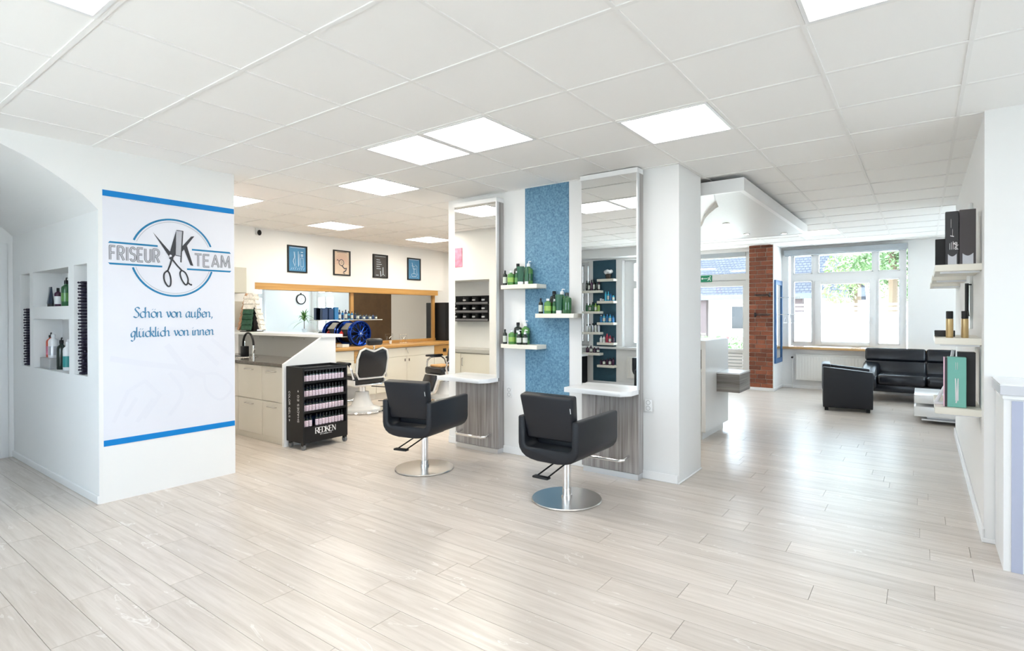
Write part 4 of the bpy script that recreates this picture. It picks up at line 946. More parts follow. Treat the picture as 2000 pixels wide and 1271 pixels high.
# pictures
INKW = mat('ink_white', (.62, .72, .80), .6); INKD = mat('ink_dark', (.05, .055, .07), .6); INKP = mat('ink_pink', (.62, .33, .28), .6); PBLUE = mat('print_blue', (.055, .22, .42), .6, noise=.15, nscale=6); PCREAM = mat('print_cream', (.70, .55, .42), .6, noise=.1, nscale=5); PDARK = mat('print_charcoal', (.055, .05, .048), .6, noise=.2, nscale=8)
def picture(label, yc, paper, ink, draw, ink2=None, draw2=None):
    t = thing('framed_print', label, 'picture', (-8.10, yc, 2.138), 0, 'framed prints above the barber mirror')
    for a, b, c, d in ((-.17, .17, 0, .022), (-.17, .17, .408, .43), (-.17, -.148, .022, .408), (.148, .17, .022, .408)): MB().box(0, .022, a, b, c, d).build('frame_bar', BLACK, t)
    MB().box(0, .010, -.15, .15, .02, .41).build('print', paper, t)
    f = Flat(lambda u, v, q: (.010 + q, u, v), .0008); draw(f); f.build('drawing', ink, t)
    if draw2: f = Flat(lambda u, v, q: (.010 + q, u, v), .0016); draw2(f); f.build('drawing', ink2, t)
def d_tools(f):
    f.line([(-.12, .395), (.12, .395)], .006)
    f.line(smooth([(-.06, .33), (-.05, .25), (-.07, .18), (-.04, .10)]), .006); f.line([(-.045, .33), (-.03, .12)], .004); f.line([(.015, .34), (.02, .10)], .008); f.line([(.035, .30), (.03, .12)], .004)
    for z in (.33, .29, .27): f.line([(.06, z), (.10, z)], .010)
    f.line([(.06, .24), (.10, .24), (.105, .10), (.06, .10)], .004, closed=True)
    for k in range(7): f.line([(-.11 + k * .035, .045), (-.09 + k * .035, .075 + .01 * (k % 3))], .004)
def d_rays(f):
    for k in range(19):
        a = R(k * 10); f.line([(.0 + .07 * math.cos(a), .20 + .07 * math.sin(a)), (.0 + .145 * math.cos(a), .20 + .19 * math.sin(a))], .006)
def d_fig(f):
    f.line(arcp(-.01, .22, .05, .05, 0, 360, 16), .012); f.line([(-.05, .24), (-.09, .27), (-.10, .25)], .01); f.line([(.0, .17), (.05, .12), (.09, .13), (.08, .09), (.03, .06)], .02); f.line([(.02, .05), (.06, .03)], .012); f.line([(-.03, .23), (.02, .23)], .008); f.line([(-.03, .20), (.02, .21)], .006)
    f.line([(-.1, .395), (.1, .395)], .008)
def d_text(f):
    f.line([(-.12, .395), (.12, .395)], .006)
    for k, z in enumerate((.33, .29, .25, .21, .17)): f.line([(-.09, z), (-.01 + .02 * (k % 3), z)], .008)
    f.line([(.06, .20), (.06, .07)], .012); f.line([(.0, .13), (.01, .03)], .014); f.line([(.03, .05), (.06, .07), (.1, .05)], .006); f.line([(-.1, .05), (-.04, .05)], .008)
def d_chair(f):
    f.line([(-.12, .395), (.12, .395)], .006); f.line([(-.05, .34), (-.02, .22), (.05, .22)], .008); f.line([(-.06, .28), (.03, .26)], .005); f.line([(.0, .22), (.0, .12)], .008); f.line(arcp(.0, .10, .07, .03, 0, 360), .005); f.line([(.03, .30), (.08, .27), (.07, .16), (.1, .10)], .005)
    for k in range(5): f.line([(-.1 + k * .045, .05), (-.08 + k * .045, .07)], .004)
picture('blue framed print of barber tools, leftmost of four above mirror', 4.986, PBLUE, INKW, d_tools); picture('cream framed print with pink sun rays above the mirror', 5.814, PCREAM, INKP, d_rays, INKD, d_fig)
picture('charcoal framed print with white lines of text above the mirror', 6.640, PDARK, INKW, d_text); picture('blue framed print of a barber chair, rightmost of four above mirror', 7.463, PBLUE, INKW, d_chair)

# barber chairs (local front = +y)
ENAMEL = mat('white_enamel', (.74, .75, .76), .2)
def barber_chair(label, loc, rz):
    t = thing('barber_chair', label, 'barber chair', loc, rz, 'chrome barber chairs')
    MB().lathe([(.33, 0), (.34, .012), (.33, .028), (.30, .03)], seg=36).build('base_ring', CHROME, t, smooth=True)
    MB().lathe([(.28, .02), (.27, .05), (.17, .09), (.13, .16), (.105, .25), (.10, .30)], seg=28).build('base_bell', ENAMEL, t, smooth=True)
    MB().cyl((0, 0, .30), .05, .12, 18).build('column', CHROME, t, smooth=True)
    MB().box(-.22, .22, -.22, .24, .40, .435).build('seat_frame', CHROME, t, bevel=.008)
    MB().box(-.245, .245, -.235, .27, .435, .56).build('seat_cushion', LEATHERS, t, bevel=.035, bseg=3)
    M = Matrix.Translation((0, -.25, .53)) @ Matrix.Rotation(R(12), 4, 'X')
    sh = [(-.20, 0), (.20, 0), (.245, .08), (.25, .30), (.215, .42), (.14, .455), (.06, .425), (0, .405), (-.06, .425), (-.14, .455), (-.215, .42), (-.25, .30), (-.245, .08)]
    MB().prism([(a * .93, .012 + b * .95) for a, b in sh], 'y', -.032, .075, M).build('backrest', LEATHERS, t, bevel=.015, bseg=2)
    MB().tube([M @ Vector((a, -.01, b)) for a, b in sh], .017, 8, closed=True).build('back_frame', ENAMEL, t, smooth=True)
    hr = MB().tube([M @ Vector((0, 0, .39)), M @ Vector((0, -.005, .52))], .012, 8).build('headrest_post', CHROME, t, smooth=True)
    MB().box(-.125, .125, -.045, .055, .50, .60, M).build('headrest', LEATHERS, t, bevel=.035, bseg=3)
    for s in (-1, 1):
        MB().tube([(s * .27, -.24, .52), (s * .285, -.20, .66), (s * .285, -.12, .715), (s * .285, .10, .715), (s * .285, .18, .66), (s * .275, .20, .56), (s * .26, .16, .45)], .016, 8).build('arm_bracket', CHROME, t, smooth=True)
        MB().box(s * .285 - .032, s * .285 + .032, -.15, .20, .725, .76).build('armrest_pad', LEATHERS, t, bevel=.012)
        MB().box(s * .255 - .012, s * .255 + .012, -.24, .20, .42, .50).build('side_plate', ENAMEL, t, bevel=.006)
    ML = Matrix.Translation((0, .27, .44)) @ Matrix.Rotation(R(24), 4, 'X')
    MB().box(-.16, .16, .0, .05, -.30, -.02, ML).build('leg_rest', LEATHERS, t, bevel=.012); MB().box(-.19, .19, -.012, 0, -.32, 0, ML).build('leg_rest_frame', ENAMEL, t, bevel=.004)
    MB().tube([(-.14, .42, .14), (-.14, .52, .11), (.14, .52, .11), (.14, .42, .14)], .012, 8).build('footrest', CHROME, t, smooth=True); MB().box(-.13, .13, .44, .56, .095, .108).build('foot_plate', BLACKGLOSS, t)
    MB().tube([(.10, -.10, .38), (.30, -.26, .36), (.34, -.34, .26)], .008, 6).build('lever', BLACK, t)
    return t
bch = barber_chair('black and chrome barber chair seen from behind, next to the cart', (-6.93, 5.33, 0), R(82))
dup(bch, (-6.78, 6.98, 0), R(172), 'black and chrome barber chair partly hidden by the left mirror station')
single('tan_towel', MB().box(-.15, .15, -.13, .13, 0, .035), mat('tan_cloth', (.62, .36, .16), .9), 'tan folded cloth on the far barber chair seat', 'cloth', (-6.80, 6.90, .562), R(172), bevel=.012)
single('power_cable', MB().tube(smooth([(0, 0), (0, 0)]) and [(-7.0, 5.7, .008), (-6.95, 5.95, .008), (-7.1, 6.2, .008), (-7.3, 6.25, .008), (-7.5, 6.1, .008)], .006, 6), BLACK, 'thin black cable on the floor by the first barber chair', 'cable')
# ---------------------------------------------------------------- reception, entrance, lounge
rc = thing('reception_cabinet', 'tall narrow white reception cabinet just past the column', 'cabinet', (-2.35, 6.8, 0))
MB().box(-.32, .30, -.42, .46, .09, .10).build('bottom', WHITE, rc); MB().box(-.30, .26, -.38, .44, 0, .09).build('plinth', WHITE, rc)
MB().box(.27, .32, -.45, .46, .10, 1.16).build('side_panel', WHITE, rc, bevel=.002, bseg=1); MB().box(-.32, -.28, -.45, .46, .10, 1.16).build('side_panel', WHITE, rc, bevel=.002, bseg=1)
MB().box(-.28, .27, .43, .46, .10, 1.16).build('back_panel', WHITE, rc); MB().box(-.28, .27, -.45, .43, 1.12, 1.16).build('top', WHITE, rc)
MB().box(-.28, .27, -.44, .43, .80, .82).build('shelf', WHITE, rc); d = MB().box(-.275, .265, -.45, -.43, .11, .78).build('door', WHITE, rc, bevel=.002, bseg=1)
for k in range(4): pbox('brochure', '%s dark brochure from the column in the reception cabinet shelf' % ORD[k], 'brochure', (-2.15 - k * .07, 6.50, .822), .05, .14, .22 - .02 * (k % 2), (BLACK, DARKGREY, BWHITE, BLACK)[k], .1, 'brochures in the reception cabinet')
gb = thing('drawer_box', 'grey wood box with pale top jutting from reception cabinet', 'drawer', (-1.90, 7.0, .53))
MB().box(-.128, .14, -.24, .25, 0, .215).build('front', GREYH, gb, bevel=.002, bseg=1); MB().box(-.128, .142, -.242, .252, .2155, .232).build('top', WHITEGLOSS, gb)
# exit sign
es = thing('exit_sign', 'green exit sign with running figure above the glass door', 'sign', (-3.64, 11.44, 2.125))
MB().box(-.115, .115, -.018, 0, 0, .135).build('panel', GREENSIGN, es)
f = Flat(lambda u, v, t: (u, -.018 - t, v), .001)
f.line([(-.10, .07), (.02, .07)], .010); f.quad([(-.07, .095), (-.07, .045), (-.105, .07)]); f.disc((.082, .108), .011); f.line([(.07, .09), (.055, .055), (.03, .03)], .014); f.line([(.058, .055), (.085, .045), (.09, .02)], .010); f.line([(.07, .085), (.095, .07)], .008); f.line([(.068, .088), (.04, .085), (.03, .068)], .008)
f.build('pictogram', PW_, es)
# screw-shaped coat hooks on the bricks
def screw(label, x, z, flip):
    t = thing('screw_hook', label, 'coat hook', (x, 11.14, z), 0, 'screw-shaped hooks on the brick pier'); s = -1 if flip else 1
    M = Matrix.Translation((0, -.03, 0)) @ Matrix.Rotation(R(90 * s), 4, 'Y')
    pr_ = [(.004, -.15)]
    for k in range(11): pr_ += [(.010, -.13 + k * .02), (.016, -.12 + k * .02)]
    MB().lathe(pr_, seg=10, M=M).build('shank', mat('iron', (.03, .022, .022), .5) if 'iron' not in MATS else MATS['iron'], t); MB().lathe([(.012, .09), (.045, .12), (.048, .135), (.03, .14)], seg=14, M=M).build('head', MATS['iron'], t, smooth=True)
    MB().cyl((0, 0, 0), .008, .03, 8, Matrix.Translation((0, 0, 0)) @ Matrix.Rotation(R(90), 4, 'X')).build('fixing', MATS['iron'], t)
screw('upper dark screw-shaped hook on the brick pier, head to the right', -2.47, 1.825, False); screw('lower dark screw-shaped hook on the brick pier, head to the left', -2.48, 1.445, True)
# blue framed glass on the pier side
bf = thing('blue_framed_mirror', 'tall narrow blue-framed mirror on the wall beside the bricks', 'mirror', (-2.285, 11.5, .52))
for a, b, c, d in ((-.30, .30, 0, .09), (-.30, .30, 1.50, 1.59), (-.30, -.22, .09, 1.50), (.22, .30, .09, 1.50)): MB().box(0, .035, a, b, c, d).build('frame_bar', BLUEFRAME, bf, bevel=.003, bseg=1)
MB().box(0, .02, -.22, .22, .09, 1.50).build('mirror', MIRROR, bf)
cr = thing('coat_rail', 'thin two-bar coat rail with white hangers beside the window', 'coat rail', (-2.25, 11.62, 1.45))
for z in (.0, .33): MB().tube([(-.03, 0, z), (.36, 0, z)], .007, 6).build('bar', CHROME, cr)
for k in range(3): MB().tube([(.08 + .09 * k, 0, .0), (.08 + .09 * k, 0, -.06), (.08 + .09 * k, -.16, -.16), (.08 + .09 * k, .16, -.16), (.08 + .09 * k, 0, -.06)], .006, 6).build('hanger', BWHITE, cr)
single('roller_blind', MB().box(-2.23, -.215, 11.80, 11.915, 2.615, 2.715).box(-2.215, -.23, 11.83, 11.905, 2.60, 2.616), GREYMETAL, 'grey roller blind box above the big lounge window', 'blind', bevel=.006)
def radiator(label, x0, x1, y, z0, z1, face):
    t = thing('radiator', label, 'radiator', ((x0 + x1) / 2, y, z0), 0 if face < 0 else R(180), 'white panel radiators'); w = (x1 - x0) / 2; h = z1 - z0
    MB().box(-w, w, -.07, -.045, 0, h).build('panel', RADI, t, bevel=.004, bseg=1)
    n = int(2 * w / .05)
    rb = MB()
    for k in range(n): MB().box(-w + .012 + k * 2 * w / n, -w + .012 + k * 2 * w / n + .022, -.08, -.07, .03, h - .03).build('rib', RADI, t)
    MB().box(-w, w, -.09, -.02, h, h + .012).build('top_grille', RADI, t); MB().box(-w + .05, -w + .09, -.045, 0, .1, .15).box(w - .09, w - .05, -.045, 0, .1, .15).build('bracket', RADI, t)
    MB().tube([(-w - .0, -.055, h - .05), (-w - .06, -.055, h - .05), (-w - .06, -.055, -z0 + .0)], .009, 6).build('pipe', RADI, t); MB().cyl((0, 0, 0), .018, .06, 10, Matrix.Translation((-w - .06, -.055, h - .05)) @ Matrix.Rotation(R(90), 4, 'X')).build('valve', BLACK, t)
radiator('white ribbed radiator under the big lounge window', -2.02, -.55, 11.915, .17, .66, -1); radiator('white ribbed radiator under the rear window seen in right mirror', -4.82, -3.9, -1.195, .18, .60, 1)
# sofa
sf = thing('leather_sofa', 'shiny black leather two-seat sofa under the lounge window', 'sofa', (.05, 11.25, 0))
MB().box(-.90, .90, -.42, .40, .17, .30).build('base', LEATHERS, sf, bevel=.03, bseg=2)
for a, b in ((-.66, .0), (.003, .66)):
    MB().box(a, b, -.46, .20, .29, .46).build('seat_cushion', LEATHERS, sf, bevel=.05, bseg=3)
for a, b in ((-.88, .0), (.003, .88)):
    M = Matrix.Translation((0, .16, .40)) @ Matrix.Rotation(R(-10), 4, 'X')
    MB().box(a, b, -.03, .20, .0, .25, M).build('back_cushion', LEATHERS, sf, bevel=.03, bseg=3); MB().box(a, b, -.035, .20, .245, .47, M).build('head_cushion', LEATHERS, sf, bevel=.04, bseg=4)
for s in (-1, 1):
    MB().prism([(-.46, .22), (.36, .22), (.36, .60), (.1, .62), (-.2, .54), (-.46, .42)], 'x', s * .90 if s > 0 else -.90, .66 if s > 0 else -.66).build('arm', LEATHERS, sf, bevel=.05, bseg=3)
    MB().tube([(s * .72, -.36, .17), (s * .80, -.40, .03), (s * .80, .30, .03), (s * .72, .28, .17)], .018, 8).build('leg', CHROME, sf, smooth=True)
# cube armchair facing +x
ac = thing('cube_armchair', 'black cube armchair seen from its side near the window', 'armchair', (-.96, 9.80, 0), R(8))
MB().box(-.32, .33, -.34, .34, .05, .30).build('seat_base', LEATHER, ac, bevel=.012); MB().box(-.20, .34, -.25, .25, .30, .42).build('seat_cushion', LEATHER, ac, bevel=.03, bseg=3)
for s in (-1, 1): MB().prism([(-.32, .06), (.33, .06), (.33, .60), (-.32, .665)], 'y', s * .255, s * .36).build('arm', LEATHER, ac, bevel=.015, bseg=2)
MB().box(-.33, -.21, -.26, .26, .30, .70).build('backrest', LEATHER, ac, bevel=.02, bseg=2)
for a in (-.27, .27):
    for b in (-.29, .29): MB().box(a - .025, a + .025, b - .025, b + .025, 0, .055).build('leg', BLACK, ac)
tbl = thing('coffee_table', 'low white two-tier coffee table before the leather sofa', 'table', (.33, 9.35, 0))
MB().box(-.34, .36, -.28, .40, .04, .06).build('plinth', ALU, tbl); MB().box(-.42, .42, -.36, .46, .10, .23).build('lower_block', WHITEGLOSS, tbl, bevel=.004); MB().box(-.28, .30, -.2, .3, .06, .10).build('foot', ALU, tbl)
MB().box(-.10, .42, -.20, .40, .23, .275).build('neck', WHITE, tbl); MB().box(-.42, .42, -.36, .46, .275, .385).build('upper_block', WHITEGLOSS, tbl, bevel=.004)
# ---------------------------------------------------------------- right wall: shelves and products
SX0, SX1 = .07, .325
def rshelf(label, z, y0, y1, u=True):
    t = thing('side_shelf', label, 'shelf', (SX1, y0, z), 0, 'cream shelves along the right wall')
    MB().box(SX0 - SX1, 0, 0, y1 - y0, -.045, 0).build('board', CREAM, t, bevel=.002, bseg=1); MB().box(SX0 - SX1 + .03, -.01, .05, .07, -.058, -.045).build('rail', ALU, t)
for nm, z in (('top', 1.808), ('middle', 1.305), ('bottom', .825)):
    rshelf('%s cream shelf on the right wall, nearest unit' % nm, z, 4.75, 5.45)
    if nm == 'top': rshelf('%s cream shelf on the right wall, second unit' % nm, z, 6.05, 6.75); rshelf('%s cream shelf on the right wall, farthest unit' % nm, z, 7.45, 8.1)
def carton(label, x0, x1, y, h, z, d=.10, panel=True, text=False):
    t = thing('product_carton', label, 'carton', ((x0 + x1) / 2, y, z), 0, 'dark cartons on the top right shelf'); w = (x1 - x0) / 2
    MB().box(-w, w, 0, d, 0, h).build('carton', DARKGREY if text else mat('warm_dark', (.055, .047, .05), .4), t, bevel=.002, bseg=1)
    f = Flat(lambda u, v, q: (u, -q, v), .0012); f.quad([(-w * .62, .0)] + [(w * .7, .0), (w * .7, .075)] + [(w * .7 - (w * 1.32) * k / 6, .075 - .018 * math.sin(math.pi * k / 6)) for k in range(1, 7)]); f.build('silver_panel', BSILVER, t)
    if text:
        f = Flat(lambda u, v, q: (v, -q, .155 - u), .0012)
        f.line(arcp(.008, .021, .006, .006, 0, 360, 12), .004); f.line([(.014, .027), (.014, .011), (.004, .010)], .004)
        f.line([(.021, .036), (.021, .015)], .004); f.line(smooth([(.021, .022), (.027, .027), (.032, .022), (.032, .015)]), .004)
        f.line(arcp(.043, .021, .006, .006, 0, 360, 12), .004); f.line([(.049, .036), (.049, .015)], .004)
        for k in range(3): f.line([(-.006 + .006 * k, .006 - k * .009), (.05, .006 - k * .009)], .0025)
        f.line([(-.16, -.006), (-.10, -.006)], .0015); f.line([(-.09, .003), (-.045, .003)], .0015); f.quad([(-.048, -.010), (-.042, .010), (-.036, .010), (-.042, -.010)])
        f.build('carton_lettering', PW_, t)
carton('dark carton with white upright lettering on the top right shelf', .128, .201, 4.79, .368, 1.808, text=True); carton('plain dark carton at wall side of the top right shelf', .204, .292, 4.78, .372, 1.808)
pbox('small_carton', 'low black carton at the outer edge of the top right shelf', 'carton', (.102, 4.86, 1.808), .06, .09, .185, BLACK)
for k, x in enumerate((.152, .236)):
    bottle('spray_can', 'gold spray can with black cap on middle right shelf, %s' % ('farther from wall' if k == 0 else 'nearer the wall'), 'spray can', (x, 4.80 + .02 * k, 1.305), [(.019, 0), (.021, .004), (.021, .128), (.018, .132)], BGOLD, BLACK, [(.0205, .132), (.0205, .18), (.018, .184)], None, None, 'gold spray cans', seg=18)
pbox('flat_case', 'flat black case behind the gold spray cans', 'case', (.13, 5.05, 1.305), .12, .12, .045, BLACKGLOSS)
gx = thing('gift_box', 'mint green box with silver styling iron picture on the bottom shelf', 'box', (.192, 4.80, .826))
MB().box(-.052, .052, 0, .085, 0, .345).build('carton', mat('mint', (.19, .50, .43), .45), gx, bevel=.002, bseg=1); MB().box(-.066, -.052, 0, .085, 0, .342).build('dark_spine', DARKGREY, gx); MB().box(-.072, -.066, .0, .085, 0, .342).build('pink_edge', BLILAC, gx)
f = Flat(lambda u, v, q: (u, -q, v), .0012); f.quad([(-.010, .20), (-.004, .20), (.003, .05), (-.008, .045)]); f.quad([(.010, .20), (.004, .20), (-.001, .05), (.010, .045)]); f.disc((.0, .06), .008); f.line([(0, .05), (-.004, .03)], .008); f.line([(-.006, .26), (-.006, .31)], .002); f.line([(.004, .26), (.004, .31)], .002); f.build('iron_print', CHROME, gx)
pbox('black_box', 'black box behind the mint box on the bottom right shelf', 'box', (.25, 4.96, .826), .10, .10, .375, mat('plain_black_box', (.025, .024, .03), .4))
ht = thing('styling_stand', 'white angled styling tool stand at outer end of bottom shelf', 'stand', (.10, 4.95, .826))
MB().box(-.035, .035, -.04, .04, 0, .012).build('foot', BWHITE, ht); MB().box(-.010, .010, -.014, .014, 0, .17, Matrix.Translation((-.02, 0, .01)) @ Matrix.Rotation(R(24), 4, 'Y')).build('arm', BWHITE, ht, bevel=.003)
MB().box(-.010, .010, -.014, .014, 0, .24, Matrix.Translation((.045, .02, .15)) @ Matrix.Rotation(R(8), 4, 'Y')).build('upright', BWHITE, ht, bevel=.003); MB().box(.03, .05, -.02, .03, .0, .155).build('clip', BLACK, ht)
single('wall_panel', MB().box(-.02, 0, -.4, .0, 0, 1.0), mat('pale_panel', (.72, .74, .73), .3), 'pale narrow panel on the right wall behind the gold cans', 'panel', (.325, 6.02, 1.35), bevel=.003, bseg=1)
single('curling_iron', MB().tube([(0, 0, 0), (0, 0, .05), (0, 0, .26)], [.018, .013, .013], 10).tube([(0, 0, .25), (.03, 0, .25)], .006, 6), BLACK, 'black curling iron hanging on the right wall behind gold cans', 'curling iron', (.285, 5.58, 1.45), smooth=True)
# reception desk at the right edge
dk = thing('reception_desk', 'white reception desk corner with lavender stripe at right edge', 'desk', (.40, 4.15, 0))
MB().box(-.022, 2.6, -.0, .43, 0, .985).build('body', WHITE, dk); MB().box(.012, .062, -.006, .0, 0, .975).build('stripe_panel', LAVENDER, dk, bevel=.001, bseg=1)
MB().box(.15, .20, -.006, .0, 0, .975).build('stripe_panel', LAVENDER, dk, bevel=.001, bseg=1)
MB().box(-.028, 2.6, -.012, .43, .985, 1.008).build('top_strip', WHITEGLOSS, dk); MB().box(-.040, 2.6, -.022, .438, 1.008, 1.062).build('top', mat('desk_top_grey', (.62, .63, .67), .35), dk, bevel=.002, bseg=1)
MB().box(-.04, 2.6, -.022, .438, 1.062, 1.07).build('top_surface', WHITEGLOSS, dk)

# ---------------------------------------------------------------- lounge wall seen in the barber mirror
ck = thing('wall_clock', 'round black-rimmed wall clock reflected in the barber mirror', 'clock', (2.0, 11.46, 2.02))
MX = Matrix.Rotation(R(-90), 4, 'Y')
MB().lathe([(.185, 0), (.19, .05), (.17, .06), (.155, .045)], seg=32, M=MX, caps=False).build('rim', BLACK, ck, smooth=True); MB().cyl((0, 0, .03), .158, .01, 32, MX).build('dial', BWHITE, ck)
f = Flat(lambda u, v, q: (-.041 - q, u, v), .001)
for k in range(12): a = R(30 * k); f.line([(.125 * math.sin(a), .125 * math.cos(a)), (.145 * math.sin(a), .145 * math.cos(a))], .008)
f.line([(0, 0), (.05, .06)], .008); f.line([(0, 0), (-.03, -.1)], .006); f.build('hands', BLACK, ck)
MB().cyl((0, 0, 0), .02, .05, 10, Matrix.Translation((-.03, 0, .18))).build('crown', BLACK, ck)
LEAFM = mat('leaf_green', (.14, .30, .07), .45); TRUNK = mat('bark', (.10, .07, .045), .9)
pt = thing('potted_plant', 'spiky potted dracaena on the sill reflected in the barber mirror', 'plant', (1.52, 11.30, .816))
MB().lathe([(.06, 0), (.085, .14), (.078, .14), (.055, .02)], seg=16).build('pot', BWHITE, pt, smooth=True); MB().tube([(0, 0, .12), (.01, .01, .60)], .014, 6).build('stem', TRUNK, pt)
rg = random.Random(5)
for k in range(60):
    a = rg.random() * 6.28; el = rg.uniform(-.1, 1.3); L_ = rg.uniform(.38, .58); z0 = rg.uniform(.40, .62); pts = []
    for q in range(6):
        s = q / 5; r_ = L_ * s * math.cos(el); zz = z0 + L_ * s * math.sin(el) - .28 * s * s * L_ * 1.6
        pts.append((r_ * math.cos(a), r_ * math.sin(a), zz))
    v = []; fcs = []
    for q, p in enumerate(pts):
        w = .020 * (1 - (q / 5) ** 2) + .001; nx, ny = -math.sin(a) * w, math.cos(a) * w
        v += [(p[0] + nx, p[1] + ny, p[2]), (p[0] - nx, p[1] - ny, p[2])]
    fcs = [(2 * q, 2 * q + 1, 2 * q + 3, 2 * q + 2) for q in range(5)]
    MB().add(v, fcs).build('leaf', LEAFM, pt)

# ---------------------------------------------------------------- rear wall seen in the right mirror
struct(MB().box(-5.62, -5.09, -1.2, -1.192, .08, 2.58).build('trim_7', TEALWALL))
def kshelf(label, x0, x1, z): return single('wall_shelf', MB().box(0, x1 - x0, 0, .17, -.05, 0), CREAM, label, 'shelf', (x0, -1.192, z), 0, 'shelves on the teal strip in the mirror', bevel=.002, bseg=1)
RZ = [2.185, 1.735, 1.295, .885, .425]; LZ = [1.955, 1.525, 1.095, .665]
for k, z in enumerate(RZ): kshelf('%s shelf down, right column of teal strip in the right mirror' % ORD[k], -5.44, -5.06, z)
for k, z in enumerate(LZ): kshelf('%s shelf down, left column of teal strip in the right mirror' % ORD[k], -5.79, -5.38, z)
def row(side, k, items):
    x = (-5.41 if side == 'right' else -5.74); z = (RZ if side == 'right' else LZ)[k]
    step = .34 / len(items)
    for q, (m_, h, cp) in enumerate(items):
        slim('%s bottle on the %s shelf down, %s column in right mirror' % (ORD[q], ORD[k], side), (x + step * (q + .4), -1.10, z), min(.03, step * .42), h, m_, cp, BLABEL if q % 2 else m_, 'bottles on the mirrored shelves')
row('left', 0, [(BDARK, .19, BLACK), (BDARK, .18, BLACK), (BPURPLE, .2, BLACK), (BDARK, .2, BLACK), (BDARK, .18, BLACK), (BPURPLE, .19, BLACK)])
row('right', 1, [(BSILVER, .06, BLACK), (BNAVY, .06, BLACK), (BCYAN, .17, BCYAN), (BCYAN, .17, BCYAN), (BBLUE, .13, BBLUE), (BCYAN, .12, BLACK)])
row('left', 1, [(BGREEN, .15, BLACK), (BGREEN2, .14, BLACK), (BGREEN, .17, BLACK), (BLIME, .15, BLIME), (BLIME, .14, BLACK)])
row('right', 2, [(BBLUE, .14, BWHITE), (BCYAN, .15, BBLUE), (BBLUE, .15, BBLUE), (BCYAN, .15, BBLUE), (BBLUE, .12, BBLUE)])
row('left', 2, [(BWHITE, .14, BLACK), (BSILVER, .15, BLACK), (BSILVER, .16, BLACK), (BWHITE, .16, BLACK), (BSILVER, .16, BLACK)])
row('right', 3, [(BWHITE, .11, BWHITE), (BWHITE, .12, BSILVER), (BRED, .16, BRED), (BRED, .13, BRED), (BPURPLE, .12, BLACK)])
row('left', 3, [(BPURPLE, .11, BLACK), (BPURPLE, .13, BLACK), (BPURPLE, .1, BLACK), (BPURPLE, .1, BLACK)])
row('right', 4, [(BPURPLE, .1, BLACK), (BPURPLE, .11, BLACK), (BPURPLE, .12, BLACK), (BPURPLE, .13, BLACK), (BPURPLE, .14, BLACK)])
fp = thing('flower_pot', 'brown pot of white flowers on the top shelf in right mirror', 'flower pot', (-5.22, -1.11, 2.185))
MB().lathe([(.05, 0), (.065, .10), (.058, .10), (.045, .01)], seg=14).build('pot', BBROWN, fp, smooth=True)
for k in range(9): a = k * .7; MB().sphere((.055 * math.cos(a) * (k > 0), .055 * math.sin(a) * (k > 0), .13 + .012 * (k % 3)), .04, 8, 6).build('blossom', BWHITE, fp, smooth=True)
tr = thing('drawer_trolley', 'black trolley with grey drawers and white top in right mirror', 'trolley', (-5.86, -.82, 0))
MB().box(-.2, .2, -.2, .2, .06, .60).build('body', BLACK, tr, bevel=.004, bseg=1); MB().box(-.21, .21, -.21, .21, .60, .64).build('top', WHITE, tr)
for k in range(3): MB().box(-.17, .17, .2, .212, .24 + k * .115, .345 + k * .115).build('drawer_front', GREYMETAL, tr)
for a in (-.16, .16):
    for b in (-.16, .16): MB().cyl((a, b, 0), .03, .06, 10).build('caster', DARKGREY, tr)
dup(sch, (-3.86, -.35, 0), R(20), 'black salon chair behind the viewer, edge seen in right mirror')

# ---------------------------------------------------------------- outside
PAVE = mat('pale_paving', (.62, .60, .56), .9, noise=.1, nscale=2); ROOFM = mat('slate_tiles', (.03, .036, .06), .9, spec=0); PLASTER = mat('house_plaster', (.75, .73, .68), .8)
og = MB().box(-60, 60, 12.35, 90, -.3, -.12).box(-60, 60, -60, -1.55, -.3, -.12).box(3.9, 60, -1.55, 12.35, -.3, -.12).box(2.3, 3.9, 4.9, 12.35, -.3, -.12).build('ground_outside', PAVE); struct(og)
_nt = ROOFM.node_tree; _p = _nt.nodes['Principled BSDF']; _g = _nt.nodes.new('ShaderNodeNewGeometry'); _b = _nt.nodes.new('ShaderNodeTexBrick')
_b.inputs['Scale'].default_value = 1; _b.inputs['Brick Width'].default_value = .17; _b.inputs['Row Height'].default_value = .12; _b.inputs['Mortar Size'].default_value = .014
_b.inputs['Color1'].default_value = (.050, .054, .066, 1); _b.inputs['Color2'].default_value = (.058, .062, .076, 1); _b.inputs['Mortar'].default_value = (.028, .031, .040, 1)
_s = _nt.nodes.new('ShaderNodeSeparateXYZ'); _c = _nt.nodes.new('ShaderNodeCombineXYZ'); _nt.links.new(_g.outputs['Position'], _s.inputs[0]); _nt.links.new(_s.outputs[0], _c.inputs[0]); _nt.links.new(_s.outputs[2], _c.inputs[1])
_nt.links.new(_c.outputs[0], _b.inputs['Vector']); _nt.links.new(_b.outputs['Color'], _p.inputs['Base Color'])
hs = thing('neighbour_house', 'low house with blue-grey tiled roof across the street', 'house', (-9, 26, -.12))
MB().box(-9, 6.0, .0, 7, 0, 2.35).build('wall', PLASTER, hs); MB().prism([(-.9, 2.28), (-.9, 2.42), (3.5, 5.6), (7.9, 2.42), (7.9, 2.28), (3.5, 5.4)], 'x', -9.5, 6.6).build('roof', ROOFM, hs)
MB().box(-9.5, 6.6, -.98, -.9, 2.2, 2.42).build('gutter', mat('gutter_grey', (.07, .08, .11), .4), hs)
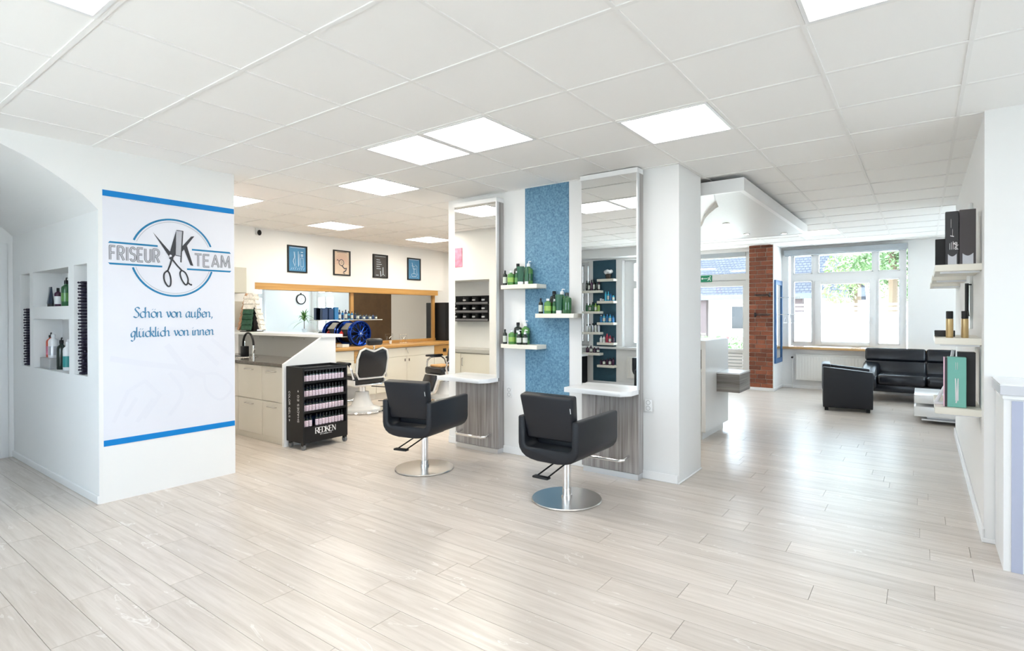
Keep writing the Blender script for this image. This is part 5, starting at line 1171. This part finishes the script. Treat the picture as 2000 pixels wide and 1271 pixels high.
for x in (-5, -1.2, 2.6):
    wf = MB().box(x - .8, x + .8, -.04, .02, .8, 2.0).build('window', WHITE, hs); MB().box(x - .7, x + .7, -.05, -.04, .9, 1.9).build('pane', BLACKGLOSS, wf)
for x in (.6, 4.6): MB().box(x, x + .35, -.75, -.4, 0, 2.3).build('post', mat('post_brown', (.07, .05, .05), .8) if 'post_brown' not in MATS else MATS['post_brown'], hs)
LEAF1 = mat('tree_leaf', (.20, .27, .11), .6); LEAF2 = mat('tree_leaf_deep', (.10, .17, .065), .6)
def tree(label, x, y, h, r, m_, seed, n=7000, z0=None):
    t = thing('tree', label, 'tree', (x, y, -.12), 0, 'trees outside'); g = random.Random(seed)
    MB().tube([(0, 0, 0), (.05, 0, h * .5), (0, .05, h * .85)], [.16, .12, .05], 8).build('trunk', TRUNK, t)
    mb = MB(); blobs = [(g.uniform(-.6, .6) * r, g.uniform(-.6, .6) * r, h * g.uniform(.42, .95), r * g.uniform(.35, .6)) for _ in range(14)]
    for k in range(n):
        b = g.choice(blobs); u_ = g.gauss(0, 1), g.gauss(0, 1), g.gauss(0, 1); l = math.sqrt(sum(q * q for q in u_)) or 1; rr = b[3] * g.uniform(.7, 1.0)
        c = Vector((b[0] + u_[0] / l * rr, b[1] + u_[1] / l * rr, b[2] + u_[2] / l * rr)); a = Vector((g.uniform(-1, 1), g.uniform(-1, 1), g.uniform(-1, 1))).normalized(); d_ = a.orthogonal().normalized(); s = g.uniform(.04, .085)
        mb.add([c - a * s, c + d_ * s * .5, c + a * s, c - d_ * s * .5], [(0, 1, 2, 3)])
    mb.build('foliage', m_, t)['kind'] = 'stuff'
tree('bright green leafy tree behind the middle lounge window pane', -1.95, 23.0, 5.6, 1.5, LEAF1, 1); tree('darker green tree behind the right lounge window pane', -.75, 19.3, 5.0, 1.35, LEAF2, 2); tree('green tree beyond the lounge seen only in barber mirror', 3.3, 19.0, 5.5, 1.9, LEAF1, 3)
tree('leafy tree outside the side lounge window', 9.0, 14.5, 5.5, 2.4, LEAF1, 4)
hd = thing('flower_hedge', 'low green hedge with red flowers outside the entrance door', 'hedge', (-6.3, 20.5, -.12)); g = random.Random(9); mb = MB()
for k in range(1400):
    c = Vector((g.uniform(-3.5, 2.2), g.uniform(-.4, .4), g.uniform(.1, .75))); a = Vector((g.uniform(-1, 1), g.uniform(-1, 1), g.uniform(-1, 1))).normalized(); d_ = a.orthogonal().normalized(); s = .07
    mb.add([c - a * s, c + d_ * s * .6, c + a * s, c - d_ * s * .6], [(0, 1, 2, 3)])
mb.build('foliage', LEAF2, hd)['kind'] = 'stuff'
for k in range(6): MB().sphere((g.uniform(-2.5, 2), -.45, g.uniform(.4, .75)), .06, 6, 4).build('blossom', RED, hd)
